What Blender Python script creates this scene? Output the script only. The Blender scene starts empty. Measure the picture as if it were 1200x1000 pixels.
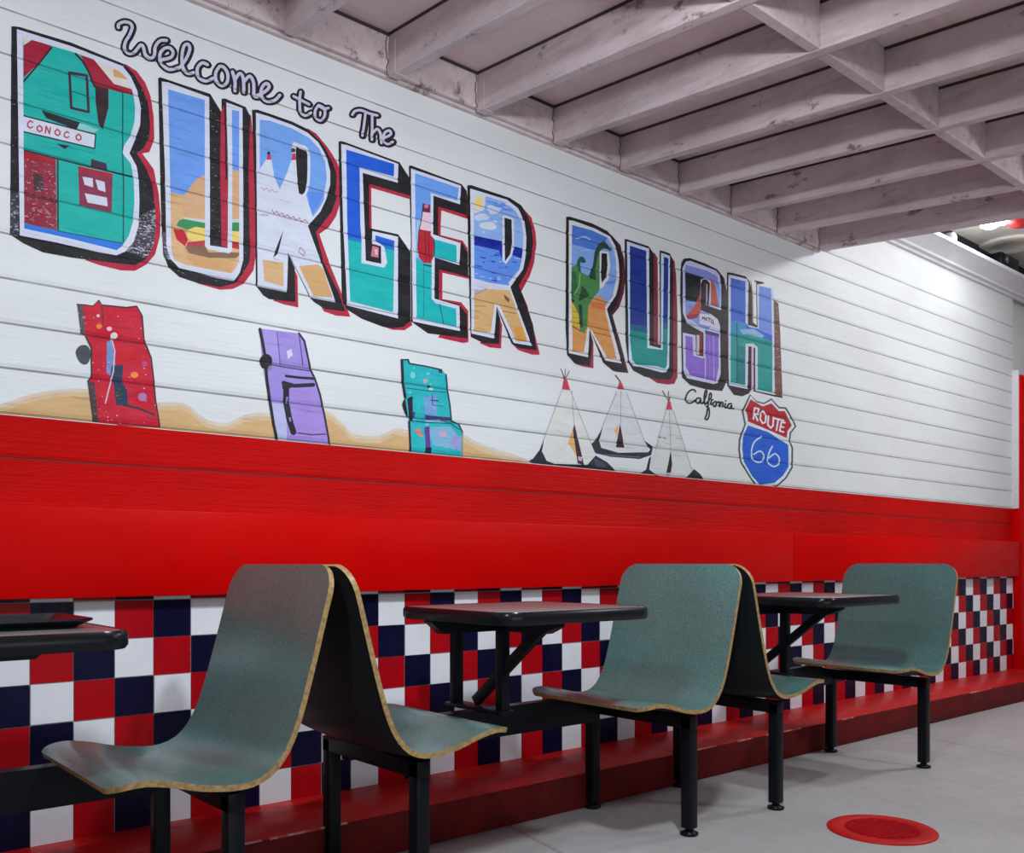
import bpy, bmesh, math, random
from mathutils import Vector, Matrix
from mathutils.geometry import delaunay_2d_cdt
random.seed(7)
C = bpy.context.scene.collection
S = bpy.context.scene

# ------------------------------------------------------------------ camera
FPX, CX, HY, CAMZ = 1082.0, 600.0, 660.0, 0.86
YAW = 40.47
SN, CS = math.sin(math.radians(YAW)), math.cos(math.radians(YAW))   # forward = (SN, CS)
cd = bpy.data.cameras.new('camera')
cam = bpy.data.objects.new('camera', cd)
C.objects.link(cam)
cam.location = (0, 0, CAMZ)
cam.rotation_euler = (math.pi/2, 0, -math.radians(YAW))
cd.sensor_width = 36.0
cd.lens = FPX/1200.0*36.0
cd.shift_y = (HY-500)/1200.0
cd.clip_start = 0.02
S.camera = cam

# ------------------------------------------------------------------ world, lights, exposure
w = bpy.data.worlds.new('world'); S.world = w; w.use_nodes = True
bg = w.node_tree.nodes['Background']
bg.inputs[0].default_value = (0.86, 0.90, 1.0, 1); bg.inputs[1].default_value = 0.12
def area(name, loc, target, size, power, color=(1, 1, 1), size_y=None):
    l = bpy.data.lights.new(name, 'AREA'); l.energy = power; l.color = color
    l.shape = 'RECTANGLE' if size_y else 'DISK'
    l.size = size
    if size_y: l.size_y = size_y
    o = bpy.data.objects.new(name, l); C.objects.link(o); o.location = loc
    d = Vector(target)-Vector(loc)
    o.rotation_euler = d.to_track_quat('-Z', 'Y').to_euler()
    return o
# unseen fill added behind the camera, tilted up towards the ceiling
area('fill_behind_camera', (0.8, -2.8, 0.95), (2.9, 2.0, 2.3), 4.5, 36, (0.84, 0.92, 1.0), 1.3)
# lamp under the joists over the aisle, then a fill on its left
area('aisle_lamp_and_fill', (1.55, 1.00, 2.17), (2.0, 2.1, 0.3), 0.16, 27, (0.86, 0.93, 1.0))
area('aisle_lamp_and_fill', (-0.15, 0.95, 2.05), (0.5, 2.5, 1.3), 0.20, 18, (0.86, 0.92, 1.0))  # unseen fill added to brighten the left end of the wall
# right side: a fill, then the lit room past the last joist
area('aisle_lamp_and_fill', (4.1, 0.1, 1.98), (4.4, 2.4, 0.2), 0.25, 15, (0.88, 0.94, 1.0))  # unseen fill added to lift the right wall and floor
area('rear_room_lamp', (5.7, 1.1, 2.9), (4.6, 2.2, 0.2), 0.35, 42, (0.93, 0.96, 1.0))
S.view_settings.view_transform = 'Standard'
S.view_settings.look = 'None'
S.view_settings.gamma = 1.0
S.view_settings.exposure = -0.10

# ------------------------------------------------------------------ helpers
def lin(c):
    c = c/255.0
    return c/12.92 if c <= 0.04045 else ((c+0.055)/1.055)**2.4
def rgb(r, g, b, k=1.0):
    return tuple(min(0.95, lin(v)*k) for v in (r, g, b))
def tag(o, label=None, cat=None, group=None, kind=None):
    if label: o['label'] = label
    if cat: o['category'] = cat
    if group: o['group'] = group
    if kind: o['kind'] = kind
    return o
def empty(name, loc, label=None, cat=None, group=None):
    o = bpy.data.objects.new(name, None); C.objects.link(o); o.location = loc
    o.empty_display_size = 0.1
    return tag(o, label, cat, group)
def link_mesh(name, me, mats, parent=None):
    o = bpy.data.objects.new(name, me); C.objects.link(o)
    for m in (mats if isinstance(mats, (list, tuple)) else [mats]): me.materials.append(m)
    if parent: o.parent = parent
    return o
class MB:
    def __init__(s): s.bm = bmesh.new()
    def box(s, x0, x1, y0, y1, z0, z1, mi=0, bev=0.0):
        vs = [s.bm.verts.new((x, y, z)) for x in (x0, x1) for y in (y0, y1) for z in (z0, z1)]
        idx = [(0,1,3,2), (4,6,7,5), (0,4,5,1), (2,3,7,6), (0,2,6,4), (1,5,7,3)]
        fs = [s.bm.faces.new([vs[i] for i in f]) for f in idx]
        for f in fs: f.material_index = mi
        if bev > 0:
            es = list({e for f in fs for e in f.edges})
            r = bmesh.ops.bevel(s.bm, geom=es, offset=bev, segments=2, affect='EDGES', profile=0.5)
            for f in r['faces']: f.material_index = mi
        return s
    def bar(s, a, b, wx, wz, mi=0, bev=0.0):
        a, b = Vector(a), Vector(b); L = (b-a).length
        q = (b-a).to_track_quat('Y', 'Z').to_matrix().to_4x4()
        t = MB().box(-wx/2, wx/2, 0, L, -wz/2, wz/2, mi, bev)
        t.bm.transform(Matrix.Translation(a) @ q)
        me = bpy.data.meshes.new('t'); t.bm.to_mesh(me); t.bm.free(); s.bm.from_mesh(me); bpy.data.meshes.remove(me)
        return s
    def lathe(s, prof, cx, cy, n=32, mi=0, capb=True, capt=True):
        rings = []
        for r, z in prof:
            rings.append([s.bm.verts.new((cx+r*math.cos(2*math.pi*i/n), cy+r*math.sin(2*math.pi*i/n), z)) for i in range(n)])
        for a, b in zip(rings, rings[1:]):
            for i in range(n):
                f = s.bm.faces.new((a[i], a[(i+1) % n], b[(i+1) % n], b[i])); f.material_index = mi; f.smooth = True
        if capb: s.bm.faces.new(rings[0][::-1]).material_index = mi
        if capt: s.bm.faces.new(rings[-1]).material_index = mi
        return s
    def prism(s, outline, z0, z1, mi=0, bev=0.0, seg=3):
        b = [s.bm.verts.new((x, y, z0)) for x, y in outline]; t = [s.bm.verts.new((x, y, z1)) for x, y in outline]
        n = len(outline); fs = [s.bm.faces.new(b[::-1]), s.bm.faces.new(t)]
        for i in range(n): fs.append(s.bm.faces.new((b[i], b[(i+1) % n], t[(i+1) % n], t[i])))
        for f in fs: f.material_index = mi
        if bev > 0:
            es = list({e for f in fs[:2] for e in f.edges})
            bmesh.ops.bevel(s.bm, geom=es, offset=bev, segments=seg, affect='EDGES', profile=0.5)
        return s
    def build(s, name, mats, parent=None, smooth=None):
        bmesh.ops.recalc_face_normals(s.bm, faces=s.bm.faces)
        me = bpy.data.meshes.new(name); s.bm.to_mesh(me); s.bm.free()
        o = link_mesh(name, me, mats, parent)
        if smooth is not None:
            for p in me.polygons: p.use_smooth = True
            me.set_sharp_from_angle(angle=math.radians(smooth))
        return o
def rrect(x0, x1, y0, y1, r, n=6):
    pts = []
    for cx, cy, a0 in ((x1-r, y1-r, 0), (x0+r, y1-r, 90), (x0+r, y0+r, 180), (x1-r, y0+r, 270)):
        for i in range(n+1):
            a = math.radians(a0+90*i/n); pts.append((cx+r*math.cos(a), cy+r*math.sin(a)))
    return pts

# ------------------------------------------------------------------ materials
class NT:
    def __init__(s, name):
        s.m = bpy.data.materials.new(name); s.m.use_nodes = True
        s.t = s.m.node_tree; s.p = s.t.nodes['Principled BSDF']; s._co = None
    def n(s, kind, **kw):
        nd = s.t.nodes.new(kind)
        for k, v in kw.items(): setattr(nd, k, v)
        return nd
    def l(s, a, b): s.t.links.new(a, b)
    def co(s, scale=(1, 1, 1)):
        if s._co is None: s._co = s.n('ShaderNodeTexCoord')
        mp = s.n('ShaderNodeMapping'); mp.inputs['Scale'].default_value = scale
        s.l(s._co.outputs['Object'], mp.inputs[0]); return mp.outputs[0]
    def noise(s, scale, detail=4, rough=0.6, stretch=(1, 1, 1)):
        nd = s.n('ShaderNodeTexNoise'); nd.inputs['Scale'].default_value = scale
        nd.inputs['Detail'].default_value = detail; nd.inputs['Roughness'].default_value = rough
        s.l(s.co(stretch), nd.inputs['Vector']); return nd.outputs['Fac']
    def rng(s, v, a, b, c=0.0, d=1.0):
        nd = s.n('ShaderNodeMapRange'); nd.inputs[1].default_value = a; nd.inputs[2].default_value = b
        nd.inputs[3].default_value = c; nd.inputs[4].default_value = d; s.l(v, nd.inputs[0]); return nd.outputs[0]
    def mix(s, fac, a, b, mode='MIX'):
        nd = s.n('ShaderNodeMix', data_type='RGBA', blend_type=mode)
        for sock, v in ((nd.inputs[0], fac), (nd.inputs[6], a), (nd.inputs[7], b)):
            if isinstance(v, (int, float)): sock.default_value = v
            elif isinstance(v, tuple): sock.default_value = (*v[:3], 1)
            else: s.l(v, sock)
        return nd.outputs[2]
    def bump(s, h, strength, dist=0.002, prev=None):
        b = s.n('ShaderNodeBump'); b.inputs['Strength'].default_value = strength; b.inputs['Distance'].default_value = dist
        s.l(h, b.inputs['Height'])
        if prev is not None: s.l(prev, b.inputs['Normal'])
        s.l(b.outputs[0], s.p.inputs['Normal']); return b.outputs[0]
    def base(s, c):
        if isinstance(c, tuple): s.p.inputs['Base Color'].default_value = (*c[:3], 1)
        else: s.l(c, s.p.inputs['Base Color'])
    def rough(s, r):
        if isinstance(r, (int, float)): s.p.inputs['Roughness'].default_value = r
        else: s.l(r, s.p.inputs['Roughness'])
def plain(name, c, r=0.5, metal=0.0, var=0.06, spec=0.3):
    t = NT(name); nz = t.noise(9, 5)
    t.base(t.mix(t.rng(nz, .3, .7), tuple(v*(1-var) for v in c), tuple(min(1, v*(1+var)) for v in c)))
    t.rough(t.rng(t.noise(35, 4), .2, .8, r*.85, min(1, r*1.15))); t.p.inputs['Metallic'].default_value = metal; t.p.inputs['Specular IOR Level'].default_value = spec
    return t.m
M = {}
WALL_WHITE = (0.77, 0.79, 0.80)
# painted clapboard, white
t = NT('white_clapboard')
g = t.noise(60, 6, .7, (.12, 1, 1.6)); g2 = t.noise(3.0, 4, .6, (.5, 1, 1.2)); g3 = t.noise(160, 3, .6, (.3, 1, 1))
c = t.mix(t.rng(g2, .35, .75), WALL_WHITE, (0.70, 0.705, 0.70))
c = t.mix(t.rng(g, .62, .80, 0, .35), c, (0.60, 0.59, 0.58))
t.base(c); t.rough(t.rng(g, .3, .7, .38, .6)); b = t.bump(g, .5, .004); t.bump(g3, .3, .002, b); M['white'] = t.m
# groove paint (laps of the boards, darker than their faces)
t = NT('board_lap_grey'); t.base(t.mix(t.rng(t.noise(20, 3, .6, (.3, 1, 1)), .4, .7), (0.27, 0.265, 0.26), (0.48, 0.47, 0.47))); t.rough(.8); M['lap'] = t.m
t = NT('red_lap_dark'); t.base((0.20, 0.006, 0.006)); t.rough(.6); M['redlap'] = t.m
# red boards
t = NT('red_gloss_boards')
g = t.noise(55, 6, .75, (.10, 1, 1.8)); g2 = t.noise(2.2, 3)
t.base(t.mix(t.rng(g2, .35, .7), (0.62, 0.0008, 0.0004), (0.50, 0.0008, 0.0004)))
t.rough(t.rng(g, .3, .7, .30, .48)); t.bump(g, .75, .006); t.p.inputs['Specular IOR Level'].default_value = .10; M['redboard'] = t.m
t = NT('red_smooth_panel')
g = t.noise(14, 5, .6, (.3, 1, 1)); t.base(t.mix(t.rng(t.noise(1.6, 3), .35, .7), (0.66, 0.0006, 0.0002), (0.57, 0.0006, 0.0002)))
t.rough(t.rng(g, .3, .7, .34, .5)); t.bump(g, .12, .003); t.p.inputs['Specular IOR Level'].default_value = .07; M['redpanel'] = t.m
t = NT('red_curb_paint')
g = t.noise(25, 6, .7, (.6, 1, 1)); sc = t.noise(6, 6, .75)
c = t.mix(t.rng(t.noise(3, 4), .35, .7), (0.62, 0.014, 0.012), (0.46, 0.012, 0.012))
t.base(t.mix(t.rng(sc, .62, .72, 0, .35), c, (0.22, 0.03, 0.03))); t.rough(t.rng(g, .3, .7, .28, .5)); t.bump(g, .3, .004); t.p.inputs['Specular IOR Level'].default_value = .14; M['redcurb'] = t.m
t = NT('chipped_curb_edge'); t.base(t.mix(t.rng(t.noise(18, 5, .7), .42, .6), (0.62, 0.02, 0.015), (0.62, 0.40, 0.36))); t.rough(.6); M['chip'] = t.m
t = NT('dark_red_riser'); t.base(t.mix(t.rng(t.noise(7, 6, .7), .35, .7), (0.17, 0.012, 0.012), (0.085, 0.010, 0.011))); t.rough(.6); t.p.inputs['Specular IOR Level'].default_value = .08; M['riser'] = t.m  # front face of the curb, darker red than its top
# tiles
def tile(name, a, b2, r=.22):
    t = NT(name); t.base(t.mix(t.rng(t.noise(8, 4), .35, .7), a, b2)); t.rough(t.rng(t.noise(40, 3), .3, .7, r, r+.14)); t.bump(t.noise(45, 3), .08, .002); t.p.inputs['Specular IOR Level'].default_value = .12; return t.m
M['tw'] = tile('white_tile', (0.86, 0.88, 0.92), (0.80, 0.81, 0.85)); M['tr'] = tile('red_tile', (0.48, 0.003, 0.008), (0.40, 0.003, 0.010)); M['tn'] = tile('navy_tile', (0.005, 0.004, 0.026), (0.007, 0.006, 0.034))
M['grout'] = plain('pale_grout', (0.50, 0.38, 0.40), .8)
# ceiling timber
t = NT('whitewashed_timber')
g = t.noise(22, 6, .7, (1, .12, 1)); st = t.noise(2.4, 6, .7); kn = t.noise(11, 5, .75, (1, .5, 1))
c = t.mix(t.rng(st, .35, .7), (0.74, 0.62, 0.63), (0.54, 0.43, 0.435))
c = t.mix(t.rng(g, .5, .68, 0, .55), c, (0.38, 0.30, 0.29))
c = t.mix(t.rng(kn, .60, .67, 0, .85), c, (0.16, 0.10, 0.09))
t.base(c); t.rough(.62); t.bump(g, .45, .004); M['joist'] = t.m
t = NT('whitewashed_deck')
g = t.noise(14, 6, .7, (.15, 1, 1)); st = t.noise(1.6, 5, .65)
c = t.mix(t.rng(st, .35, .7), (0.84, 0.69, 0.69), (0.68, 0.54, 0.54))
c = t.mix(t.rng(g, .55, .75, 0, .35), c, (0.28, 0.235, 0.235))
t.base(c); t.rough(.7); t.bump(g, .3, .003); M['deck'] = t.m
M['rust'] = plain('rusty_painted_steel', (0.20, 0.15, 0.13), .7, .2, .6)
M['gap'] = plain('dark_seam', (0.06, 0.04, 0.04), .9)
M['trimwhite'] = plain('white_trim_paint', (0.74, 0.74, 0.76), .45)
M['plaster'] = plain('beige_plaster', (0.80, 0.76, 0.68), .8)
M['dark'] = plain('dark_recess', (0.015, 0.013, 0.020), .7)
# floor
t = NT('grey_concrete')
a = t.noise(1.3, 6, .65); b1 = t.noise(14, 6, .7); sp = t.noise(120, 3, .5)
c = t.mix(t.rng(a, .3, .7), (0.50, 0.485, 0.475), (0.38, 0.37, 0.365))
c = t.mix(t.rng(b1, .45, .75, 0, .35), c, (0.28, 0.275, 0.27)); c = t.mix(t.rng(sp, .66, .74, 0, .5), c, (0.14, 0.14, 0.14))
vo = t.n('ShaderNodeTexVoronoi', feature='DISTANCE_TO_EDGE'); vo.inputs['Scale'].default_value = 0.55; t.l(t.co((1, 1, 1)), vo.inputs['Vector'])
c = t.mix(t.rng(vo.outputs['Distance'], 0, .006, .55, 0), c, (0.14, 0.14, 0.14))
t.base(c); t.rough(t.rng(b1, .3, .7, .42, .62)); t.bump(b1, .12, .003); M['floor'] = t.m
# laminate seats
def laminate(name, c1, c2, c3):
    t = NT(name); s1 = t.noise(420, 2, .5); s2 = t.noise(190, 3, .6); a = t.noise(3.2, 4)
    c = t.mix(t.rng(s1, .36, .64), c1, c2); c = t.mix(t.rng(s2, .56, .70, 0, .7), c, c3)
    c = t.mix(t.rng(a, .4, .75, 0, .35), c, tuple(v*.7 for v in c1))
    t.base(c); t.rough(t.rng(t.noise(5, 5, .7), .3, .7, .24, .40)); t.bump(s2, .05, .001); t.p.inputs['Specular IOR Level'].default_value = .6; t.p.inputs['Coat Weight'].default_value = .55; t.p.inputs['Coat Roughness'].default_value = .24; return t.m
M['lam'] = laminate('speckled_green_laminate', (0.040, 0.125, 0.112), (0.115, 0.29, 0.27), (0.20, 0.39, 0.36))
M['shellback'] = plain('black_shell_back', (0.014, 0.018, 0.019), .42, spec=.15)
t = NT('plywood_edge'); g = t.noise(90, 4, .6, (1, 1, 1)); t.base(t.mix(t.rng(g, .35, .65), (0.50, 0.33, 0.13), (0.26, 0.155, 0.06))); t.rough(.5); M['ply'] = t.m
M['black'] = plain('black_powder_coated_steel', (0.007, 0.008, 0.011), .34, spec=.14)
M['edge'] = plain('black_vinyl_edge', (0.008, 0.008, 0.010), .25, spec=.3)
M['tabletop'] = laminate('speckled_grey_green_laminate', (0.07, 0.12, 0.115), (0.20, 0.27, 0.26), (0.32, 0.38, 0.37))
M['steel'] = plain('worn_steel', (0.35, 0.35, 0.36), .3, 1.0)
M['coverred'] = M['redcurb']
def emit(name, c, k):
    m = bpy.data.materials.new(name); m.use_nodes = True; p = m.node_tree.nodes['Principled BSDF']
    p.inputs['Emission Color'].default_value = (*c, 1); p.inputs['Emission Strength'].default_value = k; return m
M['lamp'] = emit('lit_lamp_lens', (0.9, 0.96, 1.0), 22)
# mural paint: colour from the brush strokes stored on the mesh, wear lets wall white through
t = NT('mural_paint')
at = t.n('ShaderNodeAttribute', attribute_name='paint')
g = t.noise(150, 5, .8, (.5, 1, 1.4)); v = t.noise(22, 5, .7, (.5, 1, 1.3)); sk = t.noise(150, 3, .6, (.06, 1, 1))
c = t.mix(t.rng(v, .3, .75, 0, 1), t.mix(1.0, at.outputs['Color'], (0.84, 0.84, 0.86), 'MULTIPLY'), t.mix(.03, at.outputs['Color'], (0.8, 0.82, 0.86)))
c = t.mix(t.rng(sk, .60, .70, 0, .45), c, t.mix(1.0, c, (0.45, 0.45, 0.48), 'MULTIPLY'))
th = t.n('ShaderNodeMath', operation='SUBTRACT'); th.inputs[0].default_value = 0.80; t.l(at.outputs['Alpha'], th.inputs[1])
df = t.n('ShaderNodeMath', operation='SUBTRACT'); t.l(g, df.inputs[0]); t.l(th.outputs[0], df.inputs[1])
c = t.mix(t.rng(df.outputs[0], 0, .06), c, (0.66, 0.64, 0.68))
t.base(c); t.rough(.5); t.p.inputs['Specular IOR Level'].default_value = .18; t.bump(g, .4, .003); M['paint'] = t.m

# ------------------------------------------------------------------ wall geometry and mural plane
WY = 2.63
PITCH, Z0 = 0.1145, 1.2435
LAPS = [Z0+PITCH*k for k in range(-1, 12)]
GW, GI, GD = 0.0030, 0.0012, 0.0034
def prof(z):
    for zk in LAPS:
        d = z-zk
        if -GW-1e-9 < d < GW+.010:
            if d > GW: return WY + 0.0022*(1-(d-GW)/.010)         # lap: the lower lip of each board is eased
            a = abs(d)
            if a <= GI: return WY+GD
            return WY+GD*(GW-a)/(GW-GI) if d < 0 else WY+.0022+(GD-.0022)*(GW-a)/(GW-GI)
    return WY
def wall_pt(px, py):
    r = (px-CX)/FPX
    d = WY/(CS-SN*r)
    return d*(SN+CS*r), CAMZ+(HY-py)*d/FPX
def wall_px(x, z):
    d = SN*x+CS*WY; l = CS*x-SN*WY
    return CX+FPX*l/d, HY-FPX*(z-CAMZ)/d
XA, XB = -1.8, 6.834
def board_wall():
    zs = {1.005, 2.62, 1.238}
    for zk in LAPS: zs |= {zk-GW, zk-GI, zk+GI, zk+GW, zk+GW+.010}
    zs = sorted(z for z in zs if 1.005 <= z <= 2.80) + [2.80]
    me = bpy.data.meshes.new('wall_left'); vs = []; fs = []; mi = []
    xs = [XA, XB]
    for z in zs:
        for x in xs: vs.append((x, prof(z), z))
    for i in range(len(zs)-1):
        zc = (zs[i]+zs[i+1])/2; fs.append((2*i, 2*i+1, 2*i+3, 2*i+2))
        groove = any(abs(zc-zk) < GW*.9 for zk in LAPS)
        mi.append((2 if zc > 1.238 else 3) if groove else (0 if zc > 1.238 else 1))
    # back and lower part of the wall, solid
    n = len(vs); vs += [(XA, 2.78, 0), (XB, 2.78, 0), (XA, 2.78, 2.80), (XB, 2.78, 2.80), (XA, WY+.012, 0), (XB, WY+.012, 0), (XA, WY+.012, 1.005), (XB, WY+.012, 1.005)]
    top = 2*(len(zs)-1)
    fs += [(n+4, n+5, n+7, n+6), (n+6, n+7, 1, 0), (n+1, n, n+2, n+3), (top, top+1, n+3, n+2), (n, n+1, n+5, n+4)]; mi += [1, 1, 0, 0, 1]
    me.from_pydata(vs, [], fs); 
    for p, m_ in zip(me.polygons, mi): p.material_index = m_
    return tag(link_mesh('wall_left', me, [M['white'], M['redboard'], M['lap'], M['redlap']]), 'long board wall, white above with a painted mural and red below', None, None, 'structure')
wall = board_wall()

# ------------------------------------------------------------------ mural engine
def Zm(ox, oy, s): return lambda *p: [(ox+x/s, oy+y/s) for x, y in p]
def inside(pt, poly):
    x, y = pt; r = False; n = len(poly); j = n-1
    for i in range(n):
        xi, yi = poly[i]; xj, yj = poly[j]
        if (yi > y) != (yj > y) and x < (xj-xi)*(y-yi)/(yj-yi)+xi: r = not r
        j = i
    return r
def smooth(pts, n=4, closed=False):
    out = []; N = len(pts); rg = range(N) if closed else range(N-1)
    for i in rg:
        if closed: p0, p1, p2, p3 = (pts[(i+k) % N] for k in (-1, 0, 1, 2))
        else: p0, p1, p2, p3 = pts[max(i-1, 0)], pts[i], pts[i+1], pts[min(i+2, N-1)]
        for k in range(n):
            u = k/n
            out.append(tuple(.5*((2*p1[a])+(-p0[a]+p2[a])*u+(2*p0[a]-5*p1[a]+4*p2[a]-p3[a])*u*u+(-p0[a]+3*p1[a]-3*p2[a]+p3[a])*u**3) for a in (0, 1)))
    if not closed: out.append(pts[-1])
    return out
def outline(pts, w):
    """constraint edges that follow the rim of a stroke: quads plus round caps"""
    polys = []
    for (x0, y0), (x1, y1) in zip(pts, pts[1:]):
        L = math.hypot(x1-x0, y1-y0)
        if L < 1e-6: continue
        nx, ny = -(y1-y0)/L*w/2, (x1-x0)/L*w/2
        polys.append([(x0+nx, y0+ny), (x1+nx, y1+ny), (x1-nx, y1-ny), (x0-nx, y0-ny)])
    for x, y in pts: polys.append([(x+w/2*math.cos(a*math.pi/4), y+w/2*math.sin(a*math.pi/4)) for a in range(8)])
    return polys
def P(pts, col, wear=0.0, clip=None): return ([pts], col, wear, clip)
def St(pts, wpx, col, wear=0.0, clip=None, sm=0):
    if sm: pts = smooth(pts, sm)
    return (outline(pts, wpx), col, wear, clip)
def circ(cx, cy, rx, ry=None, n=14):
    ry = ry or rx; return [(cx+rx*math.cos(2*math.pi*i/n), cy+ry*math.sin(2*math.pi*i/n)) for i in range(n)]
LIFT = [0.0006]
K = 1.18
def mural(name, label, layers):
    vs, es = [], []
    allx = [p[0] for ly in layers for po in ly[0] for p in po]; ally = [p[1] for ly in layers for po in ly[0] for p in po]
    x0, x1, y0, y1 = min(allx)-1, max(allx)+1, min(ally)-1, max(ally)+1
    def add(pts, closed=True):
        k = len(vs); vs.extend(Vector(p) for p in pts); n = len(pts)
        es.extend((k+i, k+(i+1) % n) for i in range(n if closed else n-1))
    seen = set()
    for ly in layers:
        for po in ly[0]: add(po)
        for po in (ly[3] or []):
            if id(po) not in seen: seen.add(id(po)); add(po)
    xa, xb = wall_pt(x0, 300)[0], wall_pt(x1, 300)[0]
    for zk in LAPS:
        for dz in (-GW, -GI, GI, GW, GW+.010):
            a, b = wall_px(xa, zk+dz), wall_px(xb, zk+dz)
            if min(a[1], b[1]) < y1 and max(a[1], b[1]) > y0: add([a, b], False)
    V, E, F, *_ = delaunay_2d_cdt(vs, es, [], 0, 1e-4)
    boxes = [[(min(p[0] for p in po), max(p[0] for p in po), min(p[1] for p in po), max(p[1] for p in po), po) for po in ly[0]] for ly in layers]
    faces, cols = [], []
    for f in F:
        cx = sum(V[i].x for i in f)/len(f); cy = sum(V[i].y for i in f)/len(f)
        if wall_pt(cx, cy)[1] < 1.239: continue
        hit = None
        for k in range(len(layers)-1, -1, -1):
            ly = layers[k]
            if ly[3] and not all(inside((cx, cy), c_) for c_ in ly[3]): continue
            if any(a <= cx <= b and c_ <= cy <= d and inside((cx, cy), po) for a, b, c_, d, po in boxes[k]): hit = ly; break
        if hit and hit[1] is not None: faces.append(list(f)); cols.append((hit[1], hit[2]))
    used = sorted({i for f in faces for i in f}); mp = {u: i for i, u in enumerate(used)}
    co = []
    for u in used:
        x, z = wall_pt(V[u].x, V[u].y); co.append((x, prof(z)-LIFT[0], z))
    LIFT[0] += 0.00002
    me = bpy.data.meshes.new(name); me.from_pydata(co, [], [[mp[i] for i in f] for f in faces])
    at_ = me.color_attributes.new('paint', 'FLOAT_COLOR', 'CORNER')
    for p in me.polygons:
        (cr, cg, cb), wr = cols[p.index][0], cols[p.index][1]
        dk = 0.6 if any(abs(p.center.z-zk) < GW for zk in LAPS) else 1.0
        # paint set darker in the laps between the boards
        for li in p.loop_indices: at_.data[li].color = (lin(cr)*K*dk, lin(cg)*K*dk, lin(cb)*K*dk, wr)
    bm = bmesh.new(); bm.from_mesh(me)
    for f in bm.faces:
        if f.normal.y > 0: f.normal_flip()
    bm.to_mesh(me); bm.free()
    o = link_mesh(name, me, M['paint'], wall)
    if label: o['label'] = label
    return o
BLK, RED, WHT, MAR = (22, 20, 24), (178, 32, 58), (208, 212, 226), (88, 22, 42)
def seg(*names_pts):
    out = []
    for p in names_pts: out += p
    return out
# ---- letter B
A = Zm(0, 20, 6.0); B = Zm(0, 160, 6.0)
Bred = seg(A((880,330),(960,380),(1020,460),(1060,560),(1080,700),(1085,860),(1050,950)), B((1000,120),(1080,230),(1115,400),(1130,560),(1125,700),(1090,830),(1030,900),(950,945),(850,942),(700,905),(600,870),(700,700),(800,200)), A((800,600)))
Bblk = seg(A((80,65),(130,68),(500,180),(880,335),(940,400),(1000,500),(1040,600),(1055,750),(1050,850),(1010,920)), B((962,120),(1020,210),(1070,330),(1090,500),(1095,640),(1080,760),(1030,860),(950,905),(800,890),(500,852),(300,815),(160,750),(70,690)))
Bwht = seg(A((118,85),(500,205),(860,345),(920,420),(965,520),(990,640),(985,760),(950,860)), B((910,118),(960,210),(975,300),(980,450),(975,620),(940,740),(880,810),(820,835),(700,815),(400,745),(140,695)))
Bfil = seg(A((160,142),(540,255),(820,360),(900,440),(938,540),(950,640),(945,740),(920,830),(870,910),(862,955)), B((870,130),(920,190),(940,300),(945,450),(935,600),(905,700),(860,770),(820,800),(500,720),(170,648)))
TEAL, CRIM = (18,172,160), (158,18,48)
cl = [Bfil]; DK = (52,26,36)
tx = []
def Cc(x, y, w, h): return A((x+w,y-h*.6),(x,y-h),(x-w,y-h*.3),(x-w,y+h*.5),(x,y+h),(x+w,y+h*.6))
def Oo(x, y, w, h): return A((x,y-h),(x+w,y-h*.2),(x+w,y+h*.6),(x,y+h),(x-w,y+h*.4),(x-w,y-h*.4),(x,y-h))
for q in (Cc(212,756,18,26), Oo(278,785,17,22), A((318,815),(324,768),(348,822),(354,778)), Oo(404,812,17,22), Cc(468,828,16,22), Oo(552,846,17,22)): tx.append(St(q, 1.7, (176,52,76)))
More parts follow.
